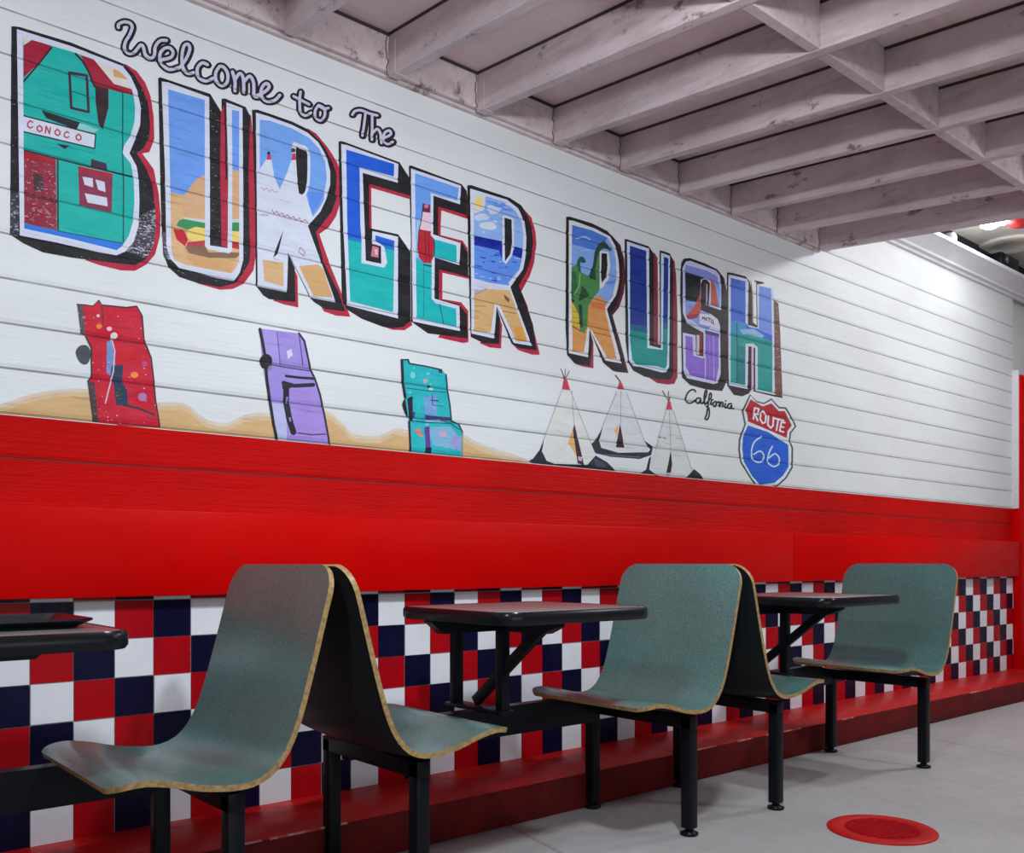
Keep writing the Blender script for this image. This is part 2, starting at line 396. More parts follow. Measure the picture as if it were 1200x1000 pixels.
mural('painted_letter', 'painted letter B filled with a teal and red gas station', [
 P(Bred, RED, .10), P(Bblk, BLK, .16), P(B((870,800),(985,560),(1090,500),(1095,640),(1080,760),(1030,860)), (58,50,66), .27, [Bblk]), P(B((80,400),(130,400),(140,700),(70,690)), (50,48,62), .24),
 P(Bwht, WHT), P(Bfil, TEAL),
 P(A((162,140),(240,160),(165,205)), (206,206,196), 0, cl), P(A((165,200),(230,158),(362,205),(300,300),(165,425)), CRIM, .06, cl), St(A((165,455),(280,320),(362,215)), 2.2, DK, 0, cl),
 P(A((545,250),(900,390),(960,560),(860,490),(800,470),(660,300)), (216,208,198), 0, cl), P(A((795,365),(870,392),(895,440),(800,420)), (208,160,100), .05, cl),
 P(A((565,270),(655,295),(800,470),(950,515),(950,548),(860,535),(780,512),(670,485),(610,350)), CRIM, .05, cl), St(A((530,258),(580,310),(620,380),(665,490)), 2.4, DK, 0, cl),
 P(A((668,480),(762,505),(762,640),(722,795),(690,740),(672,600)), DK, .04, cl),
 St(A((490,390),(610,412),(622,668),(500,640),(488,392)), 3.2, (62,36,56), .05, cl), St(A((500,520),(620,560)), 1.2, (20,90,90), 0, cl),
 P(A((290,655),(575,745),(545,795),(325,712)), (30,34,38), 0, cl), P(A((560,745),(700,790),(660,815),(540,790)), (130,200,195), .1, cl),
 P(A((150,690),(672,825),(665,925),(150,803)), (206,210,222), 0, cl), St(A((150,690),(672,826),(665,925),(150,803)), 1.6, (30,30,38), 0, cl), *tx,
 P(A((395,890),(490,905),(455,930)), (52,30,66), 0, cl),
 St(A((862,520),(862,960),(868,1200),(866,1580)), 1.6, (20,80,80), .12, cl),
 P(B((160,95),(392,155),(400,668),(165,608)), (142,34,58), .22, cl), P(B((160,95),(392,155),(392,205),(160,150)), (164,20,44), .02, cl), P(B((230,260),(300,270),(310,380),(240,380)), (70,40,50), .2, cl),
 P(B((160,395),(400,450),(400,470),(160,420)), (110,20,40), 0, cl),
 St(B((405,165),(408,665)), 2.2, (40,60,60), 0, cl), St(B((150,90),(400,155),(640,215),(960,290)), 2.2, (26,38,44), .05, cl),
 P(B((640,158),(748,190),(758,245),(640,215)), (66,44,66), 0, cl),
 P(B((548,208),(792,262),(785,535),(558,482)), (136,48,74), .12, cl), P(B((548,208),(792,262),(790,290),(550,238)), (170,24,50), 0, cl),
 P(B((580,283),(652,295),(655,358),(595,340)), (206,208,222), 0, cl), P(B((670,303),(735,320),(742,392),(690,375)), (206,208,222), 0, cl), P(B((595,400),(750,430),(757,492),(615,465)), (206,208,222), 0, cl),
 P(B((160,612),(400,660),(862,752),(870,790),(820,810),(160,660)), (44,118,214), 0, cl), St(B((408,665),(860,752)), 1.2, (20,80,90), 0, cl)])

# ---- letter U (BURGER)
Ut = Zm(180, 80, 7.692); Ub = Zm(180, 200, 6.669)
Ublk = seg(Ut((40,90),(60,82),(510,232),(612,400),(612,276),(640,272),(830,350),(872,440)), Ub((742,0),(750,500),(758,620),(745,720),(700,800),(640,880),(520,912),(350,882),(200,832),(120,760),(75,660),(60,400),(50,0)))
Uwht = seg(Ut((72,120),(130,128),(500,262)), Ub((440,100),(440,585),(578,607),(582,0)), Ut((655,308),(800,362)), Ub((700,100),(700,700),(672,800),(630,862),(500,842),(350,795),(200,760),(130,690),(100,600),(88,0)))
Ufil = seg(Ut((130,190),(460,287)), Ub((400,0),(402,590),(425,615),(590,648),(612,625),(615,0)), Ut((705,375),(770,388)), Ub((668,0),(668,700),(650,750),(610,803),(450,775),(250,740),(160,700),(138,620),(130,150)))
cl = [Ufil]; LB = (104,152,226); BUN = (208,164,122)
mural('painted_letter', 'painted letter U filled with a burger under a blue sky', [
 P(seg(Ut((850,400),(878,430)), Ub((800,0),(802,640),(780,780),(705,885),(620,925),(520,932),(340,882),(600,700),(745,500))), RED, .12),
 P(Ublk, BLK, .17), P(seg(Ut((606,392),(650,300)), Ub((578,0),(575,600),(530,592),(520,0))), RED, .14), St(Ut((640,300),(650,600),(655,1000)), 2, BLK, .1), P(Ub((60,480),(100,480),(140,700),(90,690)), (70,66,84), .24),
 P(Uwht, WHT), P(Ufil, LB),
 P(Ub((100,165),(235,192),(400,60),(700,10),(700,860),(90,860)), (212,170,124), .04, cl),
 P(smooth(Ub((235,370),(232,250),(268,160),(335,68),(440,30),(700,20),(700,400),(400,385)), 4, True), BUN, .03, cl),
 P(Ub((235,592),(400,600),(640,680),(600,810),(350,762),(260,690)), (206,158,108), .02, cl),
 P(Ub((225,365),(400,382),(700,380),(700,420),(400,412),(250,390)), (196,206,206), .05, cl),
 P(Ub((178,430),(195,392),(235,378),(400,410),(700,405),(700,490),(620,490),(400,452),(330,440),(262,462)), (56,138,84), .06, cl),
 P(Ub((262,465),(330,440),(400,452),(700,480),(700,560),(400,568),(300,552),(262,525)), (234,204,112), 0, cl),
 P(Ub((152,458),(235,463),(268,540),(245,592),(180,540)), (190,28,44), 0, cl), P(Ub((600,552),(700,560),(700,625),(600,602)), (180,30,44), 0, cl),
 P(Ub((262,560),(400,545),(400,592),(255,602)), (186,60,74), .08, cl), P(Ub((245,595),(400,590),(430,640),(700,640),(640,685),(430,682),(275,645)), (128,98,76), .06, cl)])

# ---- letter R (BURGER, first)
Rt = Zm(290, 110, 7.692); Rb = Zm(290, 230, 7.142)
Rblk = seg(Rt((40,145),(90,143),(200,180),(400,250),(540,318),(640,410),(700,490),(760,610),(800,710),(805,800),(790,900)), Rb((750,0),(705,130),(640,215),(572,300),(640,560),(760,800),(820,965),(650,945),(560,890),(525,855),(338,475),(395,600),(402,888),(180,862),(130,830),(70,750),(60,0)))
Rwht = seg(Rt((75,170),(180,200),(400,280),(540,350),(640,440),(710,560),(745,700),(745,820)), Rb((660,20),(610,130),(505,250),(740,892),(530,850),(340,472),(330,805),(85,755)))
sky = seg(Rt((110,235),(200,242),(400,312),(560,402),(650,500),(700,620),(715,760),(690,900)), Rb((640,30),(590,120),(545,172)), Rt((520,890),(440,590),(395,600),(345,740),(290,862),(240,740),(215,590),(170,590),(110,680)))
mural('painted_letter', 'painted first letter R filled with white tepees under a blue sky', [
 P(seg(Rt((540,310),(620,360),(720,480),(800,600),(838,700),(838,900)), Rb((775,60),(740,170),(680,262),(600,318),(700,600),(790,820),(860,1010),(740,1000),(640,965),(600,900),(500,300),(600,100))), RED, .1),
 P(Rb((380,590),(418,670),(425,932),(300,905),(215,875)), RED, .1), P(Rblk, BLK, .1),
 P(Rwht, WHT), P(sky, (112,160,226)), P(Rt((540,880),(690,900),(640,1010),(590,1090),(560,1030)), (88,140,222), 0, [sky]),
 P(smooth(Rt((400,470),(470,455),(545,490),(565,600),(560,800),(530,905),(470,930),(440,880)), 3, True), WHT, 0, [Rwht]),
 P(smooth(Rt((435,500),(480,498),(532,522),(540,600),(535,800),(512,892),(475,905),(456,850)), 3, True), BLK, .06),
 P(Rt((172,595),(215,595),(205,535),(182,535)), (196,52,80)), P(Rt((395,600),(438,596),(432,535),(405,540)), (196,52,80)), P(circ(*Rt((190,535))[0], 1.8), BLK), P(circ(*Rt((412,510))[0], 2.6), (60,60,60)),
 St(Rt((120,840),(150,870),(170,850),(195,882),(220,862),(245,890),(275,880)), .7, (170,120,130)),
 St(Rb((205,115),(225,145),(245,125),(265,155),(290,140),(310,172),(335,155),(360,182),(385,170),(410,200),(435,180),(455,215),(480,195),(505,215)), .9, (176,96,110)),
 P(Rb((300,283),(255,480),(214,517),(245,420)), (34,30,38)), St(Rb((110,155),(175,160)), .8, (120,110,115)),
 P(Rb((125,530),(300,555),(302,757),(140,712)), (208,170,122), .04), P(Rb((430,587),(500,578),(590,572),(635,612),(712,848),(552,836)), (206,162,106), .04), P(Rb((215,515),(300,548),(220,530)), (200,160,180)),
 St(Rb((440,430),(482,470),(470,500),(428,465),(440,430)), 1.0, (190,110,130))])

# ---- letter G
Gt = Zm(390, 150, 7.69); Gb = Zm(390, 260, 7.142)
Gblk = seg(Gt((50,125),(70,118),(100,125),(600,310),(690,450),(692,612),(332,505),(330,905)), Gb((320,56),(545,105),(650,250),(652,828),(590,880),(500,892),(420,880),(240,812),(110,730),(75,640),(60,0)))
Gwht = seg(Gt((75,145),(130,155),(590,325),(585,495),(268,405)), Gb((268,100),(275,325),(405,352),(402,205),(328,185),(330,78),(545,125),(545,810),(120,700),(85,0)))
Gfil = seg(Gt((120,195),(552,325),(550,437),(240,350),(248,900)), Gb((240,130),(238,345),(430,385),(455,340),(430,210),(358,155),(355,113),(515,160),(505,757),(145,665),(120,0)))
mural('painted_letter', 'painted letter G, deep blue above and teal below', [
 P(seg(Gt((330,500),(690,600),(692,642),(345,540),(350,905),(328,905))), RED, .06), P(Gb((400,870),(600,872),(652,820),(665,865),(600,908),(500,905)), RED, .06),
 P(Gblk, BLK, .06), P(Gt((325,515),(345,525),(350,905),(330,905)), RED, .12), P(Gb((330,200),(385,215),(380,302),(318,288)), (200,110,130), .1), P(Gb((345,225),(378,232),(374,280),(352,270)), (206,180,190)),
 P(Gwht, WHT), P(Gfil, (16,88,204)), P(Gb((90,136),(250,168),(520,240),(520,800),(90,700)), (10,176,172), 0, [Gfil]), P(Gb((90,118),(250,150),(520,222),(520,245),(90,140)), (10,120,190), .05, [Gfil])])

# ---- letter E
Et = Zm(470, 180, 8.333); Eb = Zm(470, 280, 7.69)
Eblk = seg(Et((75,120),(100,118),(590,300),(636,380),(640,602),(362,520),(362,795),(600,880),(645,965)), Eb((600,100),(606,345),(342,275),(342,545),(520,590),(592,680),(600,898),(540,892),(240,852),(90,745),(88,0)))
Ewht = seg(Et((95,145),(585,315),(575,497),(315,412),(312,790),(580,875)), Eb((525,238),(302,168),(300,540),(525,605),(530,832),(105,745)))
Efil = seg(Et((135,192),(562,337),(550,462),(288,385),(290,800),(325,838),(540,898)), Eb((502,212),(300,158),(275,195),(275,540),(310,580),(495,630),(500,792),(140,712),(130,0)))
cl = [Efil]
mural('painted_letter', 'painted letter E with a red striped lighthouse', [
 P(Et((362,515),(655,600),(655,642),(392,555),(385,795),(362,795)), RED, .06), P(Et((340,785),(600,852),(648,925),(645,980),(590,890)), RED, .05), P(Et((590,300),(640,365),(655,500),(655,640),(630,600)), MAR, .05),
 P(Eb((342,270),(612,332),(612,362),(372,305),(372,545),(342,545)), RED, .06), P(Eb((345,538),(540,572),(604,650),(606,930),(560,940),(330,888),(500,700)), RED, .06),
 P(Eblk, BLK, .05), P(Ewht, WHT), P(Efil, (104,154,226)), P(seg(Eb((110,165),(170,200),(275,150)), Et((300,780),(620,880)), Eb((600,900),(100,900))), (6,176,176), 0, cl),
 P(seg(Et((150,640),(190,640)), Eb((170,170),(130,170),(130,20))), (150,190,226), .1, cl),
 P(Et((214,488),(282,500),(282,585),(210,572)), (120,30,60), .1, cl), P(circ(*Et((245,515))[0], 2.6), (200,120,140), 0, cl), P(Et((206,570),(300,582),(300,762),(178,742)), (226,192,206), .05, cl),
 P(seg(Et((176,740),(300,762),(322,860)), Eb((290,160),(280,222),(200,217),(160,165),(145,60))), (182,26,42), .03, cl),
 St(seg(Et((232,760)), Eb((225,205))), .9, (96,14,30), 0, cl), St(seg(Et((268,770)), Eb((255,210))), .8, (96,14,30), 0, cl), St(seg(Et((300,770),(325,880)), Eb((298,150))), 1.2, (30,40,60), 0, cl), St(seg(Et((215,490),(200,640),(172,760)), Eb((150,100))), 1.0, (40,40,70), 0, cl),
 St(Eb((200,225),(205,480),(200,715)), .9, (0,120,130), 0, cl), St(Eb((345,590),(385,770)), 1.0, (20,80,90), 0, cl), St(Eb((205,235),(280,250)), 1.8, (20,60,70), 0, cl)])

# ---- letter R (BURGER, last): beach
Ft = Zm(540, 200, 8.333); Fb = Zm(540, 300, 7.69)
Fblk = seg(Ft((62,145),(100,142),(300,208),(480,268),(590,340),(650,435),(690,550),(705,700),(690,850)), Fb((620,60),(590,150),(522,265),(560,360),(650,620),(682,852),(520,832),(455,787),(345,520),(318,450),(355,570),(345,795),(200,785),(88,730),(66,0)))
Fwht = seg(Ft((90,175),(450,285),(560,370),(620,500),(640,650),(635,800)), Fb((580,20),(560,120),(445,282),(640,812),(475,785),(322,452),(300,745),(95,700),(90,0)))
Ffil = seg(Ft((125,215),(440,310),(530,390),(590,490),(610,620),(605,780)), Fb((545,40),(530,120),(430,240),(440,312),(602,772),(500,770),(345,440),(305,430),(268,692),(120,680),(120,0)))
cl = [Ffil]; SEA = []
rr = random.Random(5)
for k in range(46):
    x, y = rr.uniform(130, 600), rr.uniform(750, 1120); L = rr.uniform(20, 60)
    SEA.append(P(Ft((x,y),(x+L,y+L*.22-4),(x+L*1.1,y+L*.3+6),(x+4,y+12)), rr.choice([(40,84,190),(96,150,226),(150,180,232),(24,50,170),(70,120,214)]), .08, cl))
for k in range(30):
    x, y = rr.uniform(130, 600), rr.uniform(250, 640); L = rr.uniform(25, 70)
    SEA.append(P(Ft((x,y),(x+L*.5,y+L*.1-7),(x+L,y+L*.22),(x+L*.5,y+L*.2+8)), rr.choice([(176,196,230),(206,212,226),(120,160,226),(160,184,226)]), .12, cl))
for k in range(40):
    x, y = rr.uniform(120, 640), rr.uniform(340, 760); L = rr.uniform(15, 50)
    SEA.append(P(Fb((x,y),(x+L,y+L*.2-3),(x+L,y+L*.2+4),(x,y+6)), rr.choice([(222,182,130),(196,150,96),(206,160,110),(184,140,100)]), .1, cl))
mural('painted_letter', 'painted last letter R of the first word filled with a beach, sea and sun', [
 P(seg(Ft((560,320),(690,460),(728,600),(738,720),(718,870)), Fb((660,60),(622,180),(545,322),(600,450),(660,680),(712,892),(640,890),(520,850),(455,790),(500,260))), RED, .08),
 P(Fb((345,560),(372,620),(362,835),(260,825),(165,785),(340,700)), RED, .08), P(Fblk, BLK, .05), P(Fwht, WHT),
 P(Ffil, (138,174,228), .04), P(Ft((120,205),(240,245),(232,380),(130,420)), (212,212,206), 0, cl), P(circ(*Ft((176,312))[0], 4.6, 6.2), (238,208,126), 0, cl),
 P(smooth(Ft((270,340),(360,350),(380,400),(300,430),(260,390)), 3, True), (196,206,226), .1, cl), P(smooth(Ft((140,440),(230,420),(280,470),(150,485)), 3, True), (196,206,226), .1, cl), P(smooth(Ft((180,520),(300,500),(350,555),(300,580),(200,560)), 3, True), (204,210,222), .05, cl),
 P(Ft((245,290),(420,320),(520,400),(430,390),(260,320)), (92,142,222), .08, cl), P(seg(Ft((110,700),(620,800)), Fb((560,240),(430,300),(250,290),(110,210))), (92,140,222), .12, cl), *SEA[:76],
 P(Ft((120,632),(410,690),(400,870),(370,780),(130,728)), (14,32,150), .04, cl), P(Ft((530,740),(620,765),(605,865),(495,822)), (14,32,150), .04, cl),
 P(Fb((110,200),(250,240),(450,270),(460,330),(110,300)), (206,204,220), .06, cl), P(Fb((110,330),(240,300),(450,312),(700,820),(100,800)), (210,168,112), .06, cl), *SEA[76:], P(Fb((470,640),(560,640),(600,780),(520,770)), (214,150,66), .05, cl), P(Fb((388,345),(440,390),(430,420),(395,385)), (120,70,60), .04, cl), St(Fb((130,350),(200,310),(230,300)), 1.2, (180,110,130), .05, cl), St(Fb((110,450),(230,455)), .8, (150,110,80), 0, cl), St(Fb((360,495),(500,520)), .9, (140,96,60), 0, cl),
 P(Ft((405,440),(440,438),(515,470),(520,720),(500,830),(440,915),(405,880)), WHT, 0, [Fwht]), P(Ft((425,460),(495,480),(500,720),(480,820),(430,888)), BLK, .04)])

# ---- letter R (RUSH): green dinosaurs
Pt = Zm(650, 240, 9.09); Pb = Zm(650, 340, 9.09)
Pblk = seg(Pt((120,130),(160,127),(400,200),(560,280),(640,370),(700,470),(722,600),(722,780),(700,900)), Pb((690,80),(640,190),(600,260),(640,380),(762,872),(620,862),(515,775),(380,440),(400,560),(375,812),(210,782),(130,690),(115,400)))
Pwht = seg(Pt((150,165),(200,172),(420,250),(590,340),(650,450),(680,600),(690,780),(670,900)), Pb((650,60),(555,205),(712,782),(540,752),(370,420),(355,717),(150,672),(150,0)))
Pfil = seg(Pt((185,215),(400,275),(560,350),(620,450),(650,580),(660,760),(630,900)), Pb((620,60),(535,180),(545,260),(660,732),(560,722),(400,440),(350,400),(310,662),(190,652),(175,0)))
cl = [Pfil]
mural('painted_letter', 'painted letter R of the second word with two long-necked green dinosaurs', [
 P(seg(Pt((600,320),(700,430),(740,580),(752,800),(735,940)), Pb((690,180),(615,272),(700,560),(785,885),(640,870),(600,400),(500,100))), MAR, .04), P(Pb((375,440),(412,560),(412,835),(300,815),(220,790),(350,700)), (150,34,60), .06),
 P(Pblk, (26,18,26), .04), P(Pwht, (214,212,216)), P(Pfil, (208,142,78), .04),
 P(seg(Pt((150,180),(700,400),(700,900)), Pb((600,160),(560,145),(480,50),(370,120),(150,100))), (126,160,222), .06, cl), P(Pt((180,210),(420,270),(560,350),(500,500),(400,480),(180,420)), (70,116,198), .05, cl),
 St(Pt((230,360),(320,340),(380,370)), 1.8, (150,180,222), .1, cl), St(Pt((280,490),(380,480)), 1.5, (150,180,222), .1, cl), P(Pt((520,830),(680,790),(660,840),(540,850)), (92,138,210), .05, cl),
 P(seg(Pb((150,120),(240,185),(275,290),(275,395),(150,370))), (206,176,40), .05, cl), St(Pb((180,225),(262,240)), .8, (150,120,30), 0, cl), St(Pb((180,290),(270,300)), .8, (150,120,30), 0, cl),
 P(Pb((380,120),(560,150),(540,210),(390,190)), (206,116,62), .05, cl),
 P(seg(Pt((155,690),(175,660),(232,650),(240,590),(270,553),(308,558),(335,612),(292,622),(272,608),(280,720),(360,760),(405,650),(425,500),(465,420),(520,385),(560,420),(605,478),(598,494),(545,470),(500,468),(482,500),(478,880)), Pb((470,10),(400,100),(355,180),(350,380),(312,465),(270,430),(255,270),(190,120),(150,90))), (70,128,66), .05, cl),
 P(Pt((240,590),(270,553),(308,558),(335,612),(292,622),(272,608),(275,720),(250,700)), (34,82,62), .03, cl), P(Pt((360,760),(405,650),(425,500),(465,420),(520,385),(560,420),(605,478),(598,494),(545,470),(490,470),(455,560),(430,700),(440,800),(380,790)), (28,66,44), .03, cl),
 P(seg(Pt((160,700),(230,720),(240,900)), Pb((200,90),(160,80))), (40,100,50), .04, cl), P(seg(Pt((285,860),(330,900)), Pb((370,60),(300,100),(250,120),(280,10))), (30,70,44), .05, cl), P(Pb((250,150),(290,160),(300,400),(275,400)), (30,60,44), .04, cl), St(seg(Pt((270,740),(260,860)), Pb((210,50))), 1.4, (130,170,110), .05, cl), P(Pb((170,90),(215,110),(190,140)), (50,20,40), 0, cl),
 St(Pb((170,375),(230,410),(280,440)), 1.0, (60,40,30), 0, cl), St(Pb((410,450),(600,495)), 1.0, (140,84,40), 0, cl),
 P(seg(Pt((478,500),(500,488),(575,505),(590,640),(575,790),(510,880),(478,900))), (214,212,216), 0, [Pwht]), P(Pt((498,515),(555,522),(562,640),(550,770),(502,832),(492,770)), (22,18,24), .03)])

# ---- letter U (RUSH)
Q = Zm(720, 270, 10.0)
Qwht = Q((145,130),(405,215),(410,1350),(545,1385),(545,262),(650,300),(645,1100),(640,1600),(610,1662),(560,1668),(300,1600),(220,1590),(168,1520),(150,400))
Qfil = Q((180,180),(372,242),(385,1382),(565,1402),(578,310),(632,330),(622,1400),(612,1590),(590,1622),(500,1592),(260,1570),(208,1520),(182,1300))
mural('painted_letter', 'painted letter U of the second word, navy above and green below', [
 P(Q((640,270),(705,370),(722,520),(738,1000),(738,1720),(700,1800),(620,1808),(500,1790),(410,1730),(600,1500)), (140,30,52), .08),
 P(Q((118,105),(140,103),(400,188),(500,330),(512,1330),(535,1345),(528,240),(550,238),(650,272),(690,370),(690,1690),(650,1748),(500,1748),(350,1715),(220,1645),(160,1550),(130,1300)), BLK, .05),
 P(Q((462,255),(505,325),(512,1330),(480,1340),(460,1330)), (132,28,56), .08), P(Q((510,600),(530,600),(530,1340),(510,1335)), (200,190,192)),
 P(Qwht, (200,212,232)), P(Qfil, (14,48,136), .01), P(Q((150,1160),(420,1200),(700,1120),(700,1700),(150,1700)), (6,138,128), .02, [Qfil]), P(Q((150,1100),(420,1130),(700,1050),(700,1130),(420,1210),(150,1170)), (12,92,130), .08, [Qfil])])

# ---- letter S
Sa = Zm(790, 290, 11.11); Sb = Zm(790, 375, 8.0)
Swht = seg(Sa((110,260),(150,185),(210,175),(540,300),(590,360),(610,470),(610,820),(450,765),(465,470),(420,415),(370,420),(345,480),(345,820),(480,870),(570,940)), Sb((430,60),(435,500),(410,590),(370,602),(120,547),(85,470),(80,120),(200,145),(205,330),(275,345),(275,120),(200,80),(120,30)), Sa((112,850)))
Sf1 = Sa((150,225),(430,305),(560,385),(592,520),(592,790),(475,745),(485,460),(420,395),(350,405),(325,480),(330,830),(440,850),(500,900),(560,960),(430,1080),(300,1000),(150,900),(135,330))
Sf2 = Sb((105,148),(172,160),(178,335),(270,362),(290,350),(292,130),(415,158),(418,430),(392,578),(150,515),(108,440))
mural('painted_letter', 'painted letter S with a purple motel front under a dark roof', [
 P(seg(Sa((90,210),(120,150),(200,138),(400,208),(560,288),(650,400),(690,600),(700,860)), Sb((492,180),(500,560),(450,668),(300,652),(150,612),(72,540),(65,90),(66,0)), Sa((78,700),(80,400))), (52,24,36), .08),
 P(seg(Sa((90,210),(120,150),(200,138),(400,208),(560,288),(630,400),(650,520),(655,800)), Sb((455,180),(462,560),(420,640),(300,640),(150,600),(75,540),(65,90),(66,0)), Sa((78,700),(80,400))), (26,24,30), .07),
 P(Sb((210,140),(235,145),(235,325),(210,325)), (196,186,190)), P(Sb((236,110),(262,120),(262,330),(236,325)), (130,26,40), .05), P(Sa((380,460),(440,470),(440,770),(390,770)), (60,30,46), .15), P(Sa((415,480),(432,485),(432,760),(415,755)), (180,160,170), .1),
 P(Swht, (196,196,222)), P(Sf1, (128,140,212), .08, [Swht]), P(Sf2, (134,98,196), .04),
 P(Sa((142,318),(410,400),(345,420),(335,720),(150,690)), (22,22,32), .05, [Swht]), P(Sa((340,600),(345,850),(290,890),(170,930),(155,900),(285,730)), (186,74,46), .05, [Swht]), P(Sa((160,890),(330,860),(300,920),(180,940)), (150,30,60), .05, [Swht]), P(Sa((475,390),(560,560),(575,775),(478,735)), (180,84,54), .06, [Swht]), P(Sa((540,520),(600,540),(600,720),(570,720)), (120,160,220), .05, [Swht]),
 P(Sa((140,700),(275,722),(270,745),(140,725)), (120,170,230), 0, [Swht]), P(Sa((330,860),(480,880),(560,960),(540,1050),(330,1000)), (206,204,214), .05, [Swht]),
 St(Sa((365,935),(368,905),(380,925),(392,910),(394,945)), 1.0, (40,36,50)), St(Sa((410,920),(425,920),(425,950),(408,945),(410,920)), 1.0, (40,36,50)), St(Sa((440,915),(475,930)), 1.0, (40,36,50)), St(Sa((456,922),(452,965)), 1.0, (40,36,50)), St(Sa((500,945),(485,940),(480,980),(498,985)), 1.0, (40,36,50)), St(Sa((510,950),(506,995),(525,1000)), 1.0, (40,36,50)),
 P(Sb((285,95),(420,130),(420,160),(290,132)), (72,48,110), .05, [Swht]), St(Sb((292,350),(292,560)), 1.4, (186,176,226)), St(Sb((368,150),(372,575)), .9, (178,160,224)), St(Sb((330,150),(335,560)), .5, (160,140,214))])

# ---- letter H
H = Zm(840, 300, 11.11)
Hwht = H((150,250),(180,248),(390,300),(412,345),(402,900),(530,935),(520,372),(735,422),(745,900),(752,1805),(500,1755),(498,1195),(410,1165),(400,1735),(158,1685),(150,1400))
Hfil = H((180,288),(372,332),(372,875),(420,925),(545,950),(550,392),(705,425),(715,900),(722,1230),(722,1775),(532,1735),(530,1190),(470,1140),(372,1145),(370,1685),(178,1645))
mural('painted_letter', 'painted letter H, blue above and green below, faded at its right edge', [
 P(H((735,560),(800,620),(820,900),(835,1300),(855,1830),(760,1815),(745,1500)), (116,76,64), .22), P(H((440,300),(470,480),(478,860),(440,860)), (90,50,56), .12),
 P(H((130,215),(180,217),(372,265),(425,330),(455,480),(462,860),(520,905),(512,340),(490,335),(490,318),(600,340),(620,360),(520,372),(530,935),(402,900),(380,1165),(450,1185),(450,1740),(420,1790),(330,1830),(220,1810),(135,1690),(125,1200)), (44,28,36), .10),
 P(H((440,300),(470,480),(478,860),(460,870),(455,480)), (150,110,100), .2), P(H((450,1180),(482,1195),(480,1770),(450,1760)), (206,176,190)), P(H((478,1195),(512,1200),(512,1760),(745,1810),(850,1830),(855,1850),(740,1830),(480,1765)), (36,22,32), .08),
 P(Hwht, (202,210,226)), P(Hfil, (56,98,196), .06), P(H((540,380),(720,420),(720,1040),(540,960)), (112,144,222), .1, [Hfil]), P(H((150,830),(380,880),(380,1100),(150,1080)), (46,140,186), .12, [Hfil]), P(H((300,960),(480,950),(620,1040),(560,1090),(350,1040)), (140,180,214), .2, [Hfil]),
 P(H((150,1030),(400,1020),(560,1060),(760,1120),(760,1850),(150,1700)), (34,150,142), .05, [Hfil]), P(H((265,1170),(375,1190),(375,1670),(265,1650)), (18,124,124), .04, [Hfil]), St(H((262,880),(264,1200),(262,1650)), 1.1, (14,70,96), 0, [Hfil])])

# ---- route shield
Sh = Zm(850, 455, 8.0)
shd = Sh((230,55),(290,118),(360,138),(430,95),(505,175),(570,180),(640,300),(665,360),(615,425),(608,500),(635,560),(632,745),(570,850),(485,925),(320,950),(240,860),(140,700),(120,585),(125,475),(178,340),(152,215))
shw = Sh((237,68),(290,132),(360,152),(430,112),(500,192),(560,195),(628,310),(648,360),(600,420),(593,500),(618,560),(616,740),(560,838),(480,910),(322,932),(250,850),(152,690),(136,580),(142,480),(192,340),(170,220))
def shield():
    L = [P(shd, (70,84,78), .06), P(shw, (212,220,222)),
     P(Sh((235,105),(350,172),(430,142),(500,215),(555,215),(608,320),(622,352),(582,400),(575,468),(400,392),(210,312),(205,262),(188,200)), (176,30,46), .04),
     P(Sh((210,350),(400,412),(588,532),(590,590),(592,738),(540,820),(460,888),(325,908),(252,828),(172,690),(156,560),(165,455)), (34,92,200), .05)]
    W_ = (222,228,232)
    for q in (Sh((262,290),(275,185),(312,195),(305,245),(272,238),(302,305)), Sh((352,215),(380,250),(375,320),(348,330),(325,290),(332,235),(352,215)), Sh((402,262),(398,345),(425,375),(446,350),(450,275)), Sh((455,282),(545,305)), Sh((495,292),(478,395)), Sh((558,325),(525,318),(508,402),(545,412)), Sh((516,360),(545,368))): L.append(St(q, 1.9, W_))
    L.append(St(Sh((340,455),(275,500),(246,575),(250,655),(298,695),(348,682),(358,625),(322,590),(265,622)), 1.7, (196,216,240), 0, None, 3))
    L.append(St(Sh((440,545),(408,610),(396,690),(448,735),(500,712),(502,652),(462,615),(408,655)), 1.7, (196,216,240), 0, None, 3))
    return L
mural('painted_route_shield', 'painted red and blue ROUTE 66 shield', shield())

# ---- script lettering
W = Zm(120, 10, 6.667); TH = Zm(290, 80, 6.316)
def script(label, strokes, wb=9.4, ww=3.8):
    L = []
    for q in strokes: L.append(St([(x+1.5, y+.8) for x, y in smooth(q, 3)], wb*.86, (60,24,44), .03))
    for q in strokes: L.append(St(smooth(q, 3), wb, (24,18,30), .02))
    for q in strokes: L.append(St(smooth(q, 3), ww, (200,196,216)))
    mural('painted_word', label, L)
script('painted script word Welcome', [
 W((125,150),(125,125),(165,105),(215,115),(232,150),(210,210),(180,260),(172,310),(200,350),(245,345),(280,305),(300,285),(318,300),(335,360),(375,388),(405,365),(412,300),(450,252),(500,250)),
 W((460,400),(530,385),(552,345),(525,308),(480,315),(448,360),(460,430),(520,478),(590,462)), W((600,465),(650,400),(682,320),(668,280),(636,295),(620,380),(628,460),(665,508),(712,500)),
 W((820,440),(778,425),(740,470),(752,538),(805,568),(862,545)), W((915,452),(885,500),(888,562),(930,604),(972,580),(978,510),(945,458),(915,452)),
 W((1015,495),(1035,570),(1035,645)), W((1035,560),(1070,508),(1098,540),(1105,655)), W((1108,570),(1150,528),(1180,580),(1185,680),(1215,690)),
 TH((60,205),(120,180),(160,140),(140,112),(108,140),(100,200),(140,245),(200,238),(238,200))], 9.0, 3.7)
